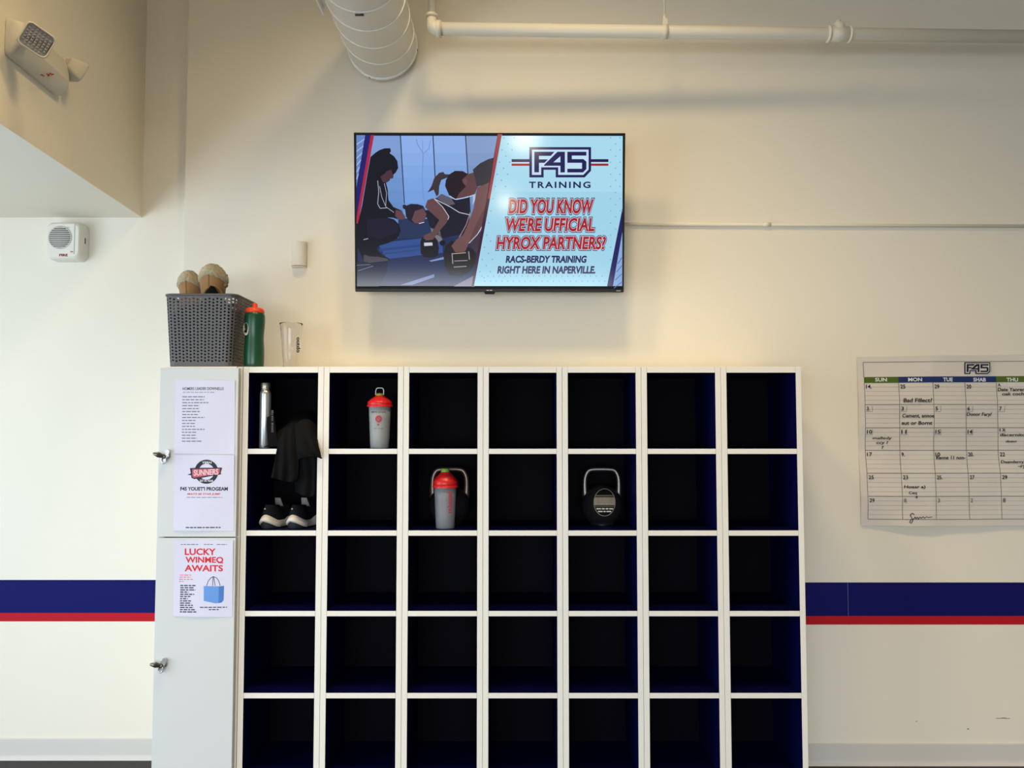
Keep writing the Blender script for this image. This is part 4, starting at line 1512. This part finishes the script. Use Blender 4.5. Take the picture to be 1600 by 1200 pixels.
def shaker(pxc, pyl, Y, row, wt, wb, pys, lab, cupmat, capcol, loop):
    """pyl: photo y of the lid's lower edge, pys: top of the spout"""
    z0 = floor_of(row)
    s = Y / FPX
    c = pix(pxc, 690, Y)
    sk = thing('shaker_bottle', (c.x, Y, z0), lab, 'shaker bottle', 'shaker bottles in the cubbies')
    hc_ = zat(pyl, Y) - z0
    hs = zat(pys, Y) - z0
    rt, rb = wt / 2 * s, wb / 2 * s
    T = Matrix.Translation((c.x, Y, z0))
    m = MB()
    w = 0.0018
    m.lathe([(rb - 0.002, 0), (rb, 0.003), (lerp(rb, rt, .3), hc_ * .3), (lerp(rb, rt, .7), hc_ * .7), (rt, hc_), (rt - w, hc_), (lerp(rb, rt, .5) - w, hc_ * .5), (rb - w, 0.006), (rb - 0.004, 0.005)], 40, 0, T)
    cb = make('cup', m, [cupmat], sk)
    m = MB()
    m.lathe([(rb - 0.004, 0.007), (rb - 0.003, hc_ * .25), (rb - 0.006, hc_ * .27), (rb * 0.5, hc_ * .29)], 28, 0, T)
    make('powder', m, [mat('pale_powder', (120, 124, 124), 0.9)], cb)
    m = MB()
    rl = rt + 0.0045
    hl = hs - hc_
    m.lathe([(rl, hc_ - 0.004), (rl + 0.001, hc_ + hl * .18), (rl, hc_ + hl * .30), (rl - 0.003, hc_ + hl * .36), (rl * 0.80, hc_ + hl * .50), (rl * 0.56, hc_ + hl * .66), (rl * 0.42, hc_ + hl * .74),
             (rl * 0.40, hc_ + hl * .80), (rl * .30, hc_ + hl * .81)], 40, 0, T)
    m.lathe([(rl + 0.0022, hc_ - 0.005), (rl + 0.0022, hc_ + 0.002), (rl, hc_ + 0.004)], 40, 0, T, cap0=False, cap1=False)
    lid = make('lid', m, [M_LIDR], sk)
    m = MB()
    m.lathe([(rl * .36, hc_ + hl * .70), (rl * .36, hc_ + hl * .96), (rl * .31, hs), (rl * .1, hs + 0.001)], 24, 0, Matrix.Translation((c.x + (-0.001), Y, z0)))
    make('spout_cap', m, [mat('cap_%d' % capcol[1], capcol, 0.4)], lid)
    if loop:
        zb = zat(617, Y)
        ztop = zat(606.5, Y)
        hwx = 6.2 * s
        xo = c.x + 0.001
        path = [Vector((xo - hwx, Y - rl * .36, zb)), Vector((xo - hwx, Y - rl * .3, lerp(zb, ztop, .6))), Vector((xo - hwx * .8, Y - rl * .3, lerp(zb, ztop, .92))),
                Vector((xo - hwx * .5, Y - rl * .3, ztop)), Vector((xo + hwx * .5, Y - rl * .3, ztop)), Vector((xo + hwx * .8, Y - rl * .3, lerp(zb, ztop, .92))),
                Vector((xo + hwx, Y - rl * .3, lerp(zb, ztop, .6))), Vector((xo + hwx, Y - rl * .36, zb))]
        m = MB()
        m.tube(path, 0.0019, 8)
        make('carry_loop', m, [mat('white_loop', (206, 206, 210), 0.3)], lid)
    return sk, cb, c, (rt, rb, hc_, z0)


sk, cb, c, g = shaker(593.3, 634, 3.262, 1, 34.5, 29, 614.5, 'red-lidded shaker with a white carry loop, alone in a top cubby', M_CUP, (150, 150, 44), True)
wr = Wrap(c.x, 3.262, lambda py: lerp(g[0], g[1], (py - 634) / 66) + 0.0003)
wr.text('LIMITED EDITION', 579.5, 642.4, 602.5, 645, ink(96, 98, 96), 1, off=0.02)
RK = ink(176, 70, 84)
wr.ring(591.5, 654.5, 2.6, 5.2, RK, 1, 20)
wr.text('S', 589, 649, 594.5, 660.5, RK, 2, off=0.04)
wr.disc(591, 663.5, 1.6, 1.5, RK, 1, 10)
wr.words(584, 669.4, 599, 0.9, ink(128, 130, 128), 1, 7)
make('print', wr.mb, wr.mats, cb, fixn=False)

sk, cb, c, g = shaker(696.2, 759.5, 3.275, 2, 34.5, 29, 732, 'red-lidded shaker with a green cap, standing in front of a kettlebell', M_CUP2, (112, 168, 60), False)
wr = Wrap(c.x, 3.275, lambda py: lerp(g[0], g[1], (py - 760) / 65) + 0.0003)
wr.text('rebexed', 698.5, 768.5, 706.5, 801.5, ink(196, 62, 78), 1, off=0.015, rot=1)
make('print', wr.mb, wr.mats, cb, fixn=False)

# steel bottle
YS = 3.245
c = pix(413.8, 690, YS)
z0 = floor_of(1)
s = YS / FPX
sb = thing('steel_bottle', (c.x, YS, z0), 'slim silver steel bottle in the top left cubby', 'bottle')
hb = zat(610, YS) - z0
hl = zat(598, YS) - z0
R = 8.6 * s
T = Matrix.Translation((c.x, YS, z0))
m = MB()
m.lathe([(R * .92, 0), (R, 0.003), (R, hb * .93), (R * .95, hb * .965), (R * .82, hb * .99), (R * .74, hb)], 36, 0, T)
make('bottle_body', m, [mat('satin_steel', (205, 210, 212), 0.32, metal=0.85)], sb)
m = MB()
m.lathe([(R * .80, hb), (R * .86, hb + 0.001), (R * .86, hb + 0.004), (R * .80, hb + 0.005), (R * .84, hb + 0.007), (R * .84, hl - 0.002), (R * .76, hl)], 32, 0, T)
make('lid', m, [mat('lid_steel', (176, 170, 152), 0.38, metal=0.9)], sb)


# kettlebells
M_KB = mat('black_iron', (32, 32, 34), 0.33, spec=0.5, bump=(260, 0.08, 0.001))
M_KBH = mat('steel_handle', (128, 126, 122), 0.42, metal=1.0)


def kettlebell(pxc, Y, row, lab, withlabel, hm):
    z0 = floor_of(row)
    c = pix(pxc, 787, Y)
    kb = thing('kettlebell', (c.x, Y, z0), lab, 'kettlebell', 'kettlebells in the cubbies')
    R = 0.0835
    zc = z0 + R * 0.93
    m = MB()
    prof = [(0.05, z0), (R * 0.6, z0 + 0.002)]
    a0 = -math.asin(0.93)
    for k in range(1, 30):
        a = a0 * 0.86 + (math.pi / 2 * 0.98 - a0 * 0.86) * k / 29
        prof.append((R * math.cos(a), zc + R * math.sin(a)))
    m.lathe(prof, 56, 0, Matrix.Translation((c.x, Y, 0)))
    ball = make('ball', m, [M_KB], kb)
    m = MB()
    s = Y / FPX
    ztop = zat(733.2, Y)
    zsh = zc + R * 0.52
    hw = 26.0 * s
    path, rad = [], []
    keys = [(-hw * .92, zsh - 0.022, 0.019), (-hw * 1.0, zsh + 0.004, 0.0135), (-hw * 1.02, lerp(zsh, ztop, .45), 0.0108), (-hw * .97, lerp(zsh, ztop, .72), 0.0100), (-hw * .80, lerp(zsh, ztop, .93), 0.0098),
            (-hw * .52, ztop - 0.001, 0.0098), (0, ztop, 0.0098)]
    keys = keys + [(-a, b, r) for a, b, r in reversed(keys[:-1])]
    kv = [Vector((c.x + a, Y, b)) for a, b, r in keys]
    kr = [r for a, b, r in keys]
    for i in range(len(kv) - 1):
        p0, p1, p2, p3 = kv[max(0, i - 1)], kv[i], kv[i + 1], kv[min(len(kv) - 1, i + 2)]
        for q in range(5):
            t = q / 5
            path.append(0.5 * ((2 * p1) + (p2 - p0) * t + (2 * p0 - 5 * p1 + 4 * p2 - p3) * t * t + (3 * p1 - p0 - 3 * p2 + p3) * t ** 3))
            rad.append(lerp(kr[i], kr[i + 1], t))
    path.append(kv[-1])
    rad.append(kr[-1])
    m.tube(path, rad, 16)
    make('handle', m, [hm], kb)
    if withlabel:
        cen = Vector((c.x, Y, zc))

        class Ball(Canvas):
            def __init__(s_):
                s_.mb, s_.mats = MB(), []

            def P(s_, px, py, lay=0):
                d = ray(px, py).normalized()
                oc = CAM - cen
                RR = R + 0.0006 + lay * 0.0003
                b = oc.dot(d)
                k = -b - math.sqrt(max(0, b * b - oc.dot(oc) + RR * RR))
                return CAM + d * k
        bl = Ball()
        ex, ey, ea, eb = 944.6, 785, 16.6, 21.2
        TAN, TAN2, BLK, WHT = ink(168, 156, 134), ink(118, 108, 92), ink(16, 16, 16), ink(236, 230, 216)

        def band(y0, y1, mm, lay, k=0.97):
            n = max(1, int((y1 - y0) / 1.5))
            for i in range(n):
                a, b = lerp(y0, y1, i / n), lerp(y0, y1, (i + 1) / n)
                wa = ea * k * math.sqrt(max(0, 1 - ((a - ey) / eb) ** 2))
                wb_ = ea * k * math.sqrt(max(0, 1 - ((b - ey) / eb) ** 2))
                for j in range(6):
                    u0, u1 = -1 + j / 3, -1 + (j + 1) / 3
                    bl.mb.add([bl.P(ex + wa * u0, a, lay), bl.P(ex + wa * u1, a, lay), bl.P(ex + wb_ * u1, b, lay), bl.P(ex + wb_ * u0, b, lay)], [(0, 1, 2, 3)], bl.mi(mm))
        band(764, 806, BLK, 0, 1.0)
        for k in range(40):
            a, b = 2 * math.pi * k / 40, 2 * math.pi * (k + 1) / 40
            bl.line([(ex + ea * math.cos(a), ey + eb * math.sin(a)), (ex + ea * math.cos(b), ey + eb * math.sin(b))], 0.9, TAN, 2)
        band(773.4, 775.6, TAN2, 1)
        band(777.0, 789.5, TAN, 1)
        for k in range(4):
            bl.words(933, 779 + k * 3.0, 957, 0.7, TAN2, 3, 50 + k)
        band(791.0, 792.2, TAN2, 1)
        bl.words(932, 795, 958, 2.0, WHT, 3, 77)
        bl.words(934.5, 799.2, 955, 2.0, WHT, 3, 78)
        make('label_plate', bl.mb, bl.mats, ball, fixn=False)
    return kb


kettlebell(940.5, 3.40, 2, 'black kettlebell with a steel handle and oval label in a second row cubby', True, M_KBH)
kettlebell(702.5, 3.42, 2, 'black kettlebell half hidden behind a red-lidded shaker', False, mat('rosy_steel_handle', (140, 122, 114), 0.45, metal=0.9))

# sneakers, heels to the front
M_MID = mat('white_foam', (212, 204, 192), 0.6)
M_UP = mat('black_knit', (20, 21, 25), 0.9, spec=0.2, bump=(300, 0.3, 0.001))
M_OUT = mat('dark_outsole', (26, 28, 30), 0.7)
M_TONGUE = mat('grey_mesh', (126, 124, 122), 0.9)
M_DOT = mat('reflective_dot', (190, 190, 190), 0.5)


def sneaker(px, Y, rot, lab, side):
    z0 = floor_of(2)
    c = pix(px, 826, Y)
    sn = thing('sneaker', (c.x, Y, z0), lab, 'shoe', 'sneakers in the left cubby')
    sn.rotation_euler = (0, 0, rot)
    L = 0.275
    N = 48

    def foot(a):                                    # outline of the sole, heel at y = 0
        t = 0.5 - 0.5 * math.cos(a)                 # 0 heel .. 1 toe
        y = L * t
        w = 0.036 * math.sqrt(max(0, 1 - (1 - min(1, t / 0.18)) ** 2)) if t < 0.18 else 0.036
        if t >= 0.18:
            w = 0.036 - 0.005 * math.sin(min(1, (t - 0.18) / 0.3) * math.pi) + 0.011 * math.exp(-((t - 0.70) / 0.16) ** 2)
        if t > 0.80:
            w *= math.sqrt(max(0, 1 - ((t - 0.80) / 0.20) ** 2))
        sg = 1 if math.sin(a) >= 0 else -1
        return sg * w, y

    pts = [foot(2 * math.pi * (k + 0.5) / N) for k in range(N)]

    def ss(x):
        x = min(1, max(0, x))
        return x * x * (3 - 2 * x)

    def arch(x, y):
        return max(0.0, 1 - (x / 0.037) ** 2) * (1 - ss((y - 0.015) / 0.07))

    def zout(p):
        return 0.004 + 0.026 * arch(*p) + 0.022 * ss((p[1] - 0.2) / 0.07)

    def zground(p):
        return 0.0 + 0.016 * ss((p[1] - 0.21) / 0.065)

    def zmid(p):
        x, y = p
        return 0.029 + 0.027 * arch(x, y) + 0.016 * ss((y - 0.085) / 0.05) - 0.010 * ss((y - 0.15) / 0.08) + 0.006 * ss((y - 0.22) / 0.05)

    def off(p, d, back=0.0):
        x, y = p
        l = math.hypot(x, (y - L / 2) * 0.35) or 1
        yy = y + d * ((y - L / 2) * 0.35) / l
        if y < 0.05:
            yy -= back * (1 - y / 0.05)
        return Vector((x + d * x / l, yy, 0))
    m = MB()
    rows = []
    for f, d in ((0.0, -0.004), (0.25, 0.0), (1.0, 0.001)):
        rows.append([off(p, d, 0.006) + Vector((0, 0, lerp(zground(p), zout(p), f))) for p in pts])
    m.grid(rows, 0, True, wrap=True)
    m.add(rows[0], [tuple(range(N))], 0)
    m.add(rows[-1], [tuple(range(N))], 0)
    make('outsole', m, [M_OUT], sn, local=True)
    m = MB()
    rows = []
    for f, d, b in ((0.0, 0.002, 0.010), (0.2, 0.0055, 0.013), (0.5, 0.005, 0.008), (0.8, 0.002, 0.003), (1.0, -0.002, 0.0)):
        rows.append([off(p, d, b) + Vector((0, 0, lerp(zout(p), zmid(p), f))) for p in pts])
    m.grid(rows, 0, True, wrap=True)
    m.add(rows[0], [tuple(range(N))], 0)
    m.add(rows[-1], [tuple(range(N))], 0)
    make('midsole', m, [M_MID], sn, local=True)

    def hup(y):
        return lerp(0.092, 0.078, ss((y - 0.01) / 0.05)) + 0.012 * ss((y - 0.07) / 0.05) - 0.052 * ss((y - 0.11) / 0.12)
    m = MB()
    rows = []
    for f in (0, 0.15, 0.35, 0.55, 0.75, 0.9, 1.0):
        k = 1 - 0.10 * f - 0.30 * f ** 3
        row = []
        for p in pts:
            zz = lerp(zmid(p) - 0.006, hup(p[1]), f)
            yy = p[1]
            cy = 0.13
            row.append(Vector((p[0] * 0.96 * k, cy + (yy - cy) * (1 - 0.03 * f - 0.07 * f ** 3), zz)))
        rows.append(row)
    inner = [Vector((v.x * 0.7, 0.13 + (v.y - 0.13) * 0.85, v.z - 0.004)) for v in rows[-1]]
    rows.append(inner)
    m.grid(rows, 0, True, wrap=True)
    m.add(inner, [tuple(range(N))], 0)
    up = make('upper', m, [M_UP], sn, local=True)
    m = MB()
    m.grid([[Vector((0.004 + (k - 4) / 4 * 0.017 * (1 - 0.35 * t), 0.098 - 0.014 * t - 0.004 * (1 - ((k - 4) / 4) ** 2), 0.080 + 0.034 * t)) for k in range(9)] for t in (0, .25, .5, .75, 1)], 0)
    make('tongue', m, [M_TONGUE], sn, local=True, solid=0.006)
    m = MB()
    m.lathe([(0.0032, 0), (0.003, 0.0012)], 14, 0, Matrix.Translation((side * 0.004, 0.0028, 0.077)) @ Matrix.Rotation(math.pi / 2, 4, 'X'))
    make('heel_dot', m, [M_DOT], up, local=True)
    return sn


sneaker(414.5, 3.245, -0.25, 'black sneaker with white wavy midsole, left one of the pair', -1)
sneaker(457.0, 3.245, -0.25, 'black sneaker with white wavy midsole, right one of the pair', -1)

# black garment spilling over the shelf edge
M_CLOTH = mat('black_fabric', (13, 13, 15), 0.9, spec=0.15, bump=(350, 0.2, 0.0006))
gm = MB()


def cr(p0, p1, p2, p3, t):
    return 0.5 * ((2 * p1) + (p2 - p0) * t + (2 * p0 - 5 * p1 + 4 * p2 - p3) * t * t + (3 * p1 - p0 - 3 * p2 + p3) * t ** 3)


def spline(P, n):
    out = []
    seg = len(P) - 1
    for k in range(n + 1):
        x = k / n * seg
        i = min(int(x), seg - 1)
        out.append(cr(P[max(0, i - 1)], P[i], P[i + 1], P[min(seg, i + 2)], x - i))
    return out


def cloth(rows, nu=30, nv=30, amp=0.006, freq=5, ph=0.0, skew=0.0):
    """rows of (px, py, Y) control points -> folded sheet"""
    R = [spline([pix(*p) for p in r], nu) for r in rows]
    colsp = [spline([r[j] for r in R], nv) for j in range(nu + 1)]
    G = [[colsp[j][i] for j in range(nu + 1)] for i in range(nv + 1)]
    out = []
    for i in range(nv + 1):
        row = []
        for j in range(nu + 1):
            u, v = j / nu, i / nv
            w = math.sin(math.pi * min(1, 0.15 + v))
            d = amp * (math.sin(freq * 2 * math.pi * (u + skew * v) + ph + 1.5 * math.sin(3 * v + ph)) * (0.4 + 0.6 * v)) + 0.5 * amp * noise.noise(Vector((u * 4 + ph, v * 4, ph)))
            row.append(G[i][j] + Vector((0, -d - amp, 0)))
        out.append(row)
    gm.grid(out, 0)


# heap lying on the shelf
cloth([[(428, 668, 3.40), (445, 652, 3.42), (470, 645, 3.42), (492, 650, 3.41), (496, 660, 3.38)],
       [(429, 682, 3.34), (440, 668, 3.33), (462, 656, 3.32), (488, 656, 3.32), (496, 668, 3.30)],
       [(426, 693, 3.275), (438, 678, 3.27), (460, 672, 3.26), (486, 672, 3.26), (496, 684, 3.25)],
       [(414, 698.5, 3.212), (436, 693, 3.225), (460, 694, 3.215), (484, 696, 3.215), (496, 698, 3.215)]], amp=0.008, freq=3, ph=0.6, skew=0.4)
# left panel hanging over the edge
cloth([[(437, 674, 3.25), (446, 668, 3.24), (456, 666, 3.24), (466, 668, 3.24)],
       [(434, 700, 3.19), (444, 698, 3.188), (455, 698, 3.188), (467, 700, 3.188)],
       [(430, 722, 3.185), (441, 722, 3.18), (453, 723, 3.182), (467, 724, 3.185)],
       [(426.5, 740, 3.186), (438, 745, 3.18), (450, 748, 3.183), (465, 746, 3.186)],
       [(425.5, 746, 3.19), (437, 749, 3.184), (449, 752, 3.187), (462, 753, 3.19)]], amp=0.007, freq=2.6, ph=1.9)
# right flap with its pointed corner
cloth([[(462, 664, 3.25), (472, 656, 3.25), (484, 656, 3.25), (495, 664, 3.25)],
       [(463, 684, 3.20), (474, 678, 3.195), (486, 680, 3.195), (497, 692, 3.195)],
       [(464, 704, 3.178), (476, 702, 3.172), (489, 703, 3.175), (500.5, 706, 3.182)],
       [(466, 718, 3.176), (479, 714, 3.17), (491, 713.5, 3.174), (504, 716.5, 3.184)]], amp=0.006, freq=1.7, ph=0.3, skew=-0.35)
# lining hanging behind the flap
cloth([[(464, 702, 3.196), (476, 702, 3.196), (488, 702, 3.196), (494, 704, 3.196)],
       [(463, 728, 3.205), (475, 730, 3.20), (487, 730, 3.202), (494, 730, 3.206)],
       [(462, 752, 3.212), (474, 757, 3.207), (486, 758, 3.21), (494, 755, 3.214)],
       [(463, 768, 3.22), (474, 774, 3.216), (486, 776, 3.218), (494, 772, 3.222)]], amp=0.005, freq=2.2, ph=3.0)
# strap with lettering standing against the steel bottle
cloth([[(418, 652, 3.218), (423, 650, 3.212), (429, 652, 3.216)],
       [(417.5, 668, 3.214), (423.5, 667, 3.208), (431, 668, 3.212)],
       [(418.5, 682, 3.212), (425, 682, 3.206), (433, 682, 3.210)],
       [(420, 699, 3.214), (428, 698, 3.208), (438, 698, 3.212)]], nu=12, amp=0.002, freq=1, ph=0.2)
ga = make('draped_garment', gm, [M_CLOTH], origin=(pix(465, 700, 3.22).x, 3.25, floor_of(1)), solid=0.003, fixn=False)
tag(ga, 'crumpled black garment spilling over the shelf edge above the sneakers', 'garment')
cw_ = Canvas((0, 3.2035, 0), (0, -1, 0))
cw_.text('DRINK WATER', 424, 640.5, 427.2, 675, ink(124, 122, 126), 1, rot=1)
make('lettering', cw_.mb, cw_.mats, ga, fixn=False)
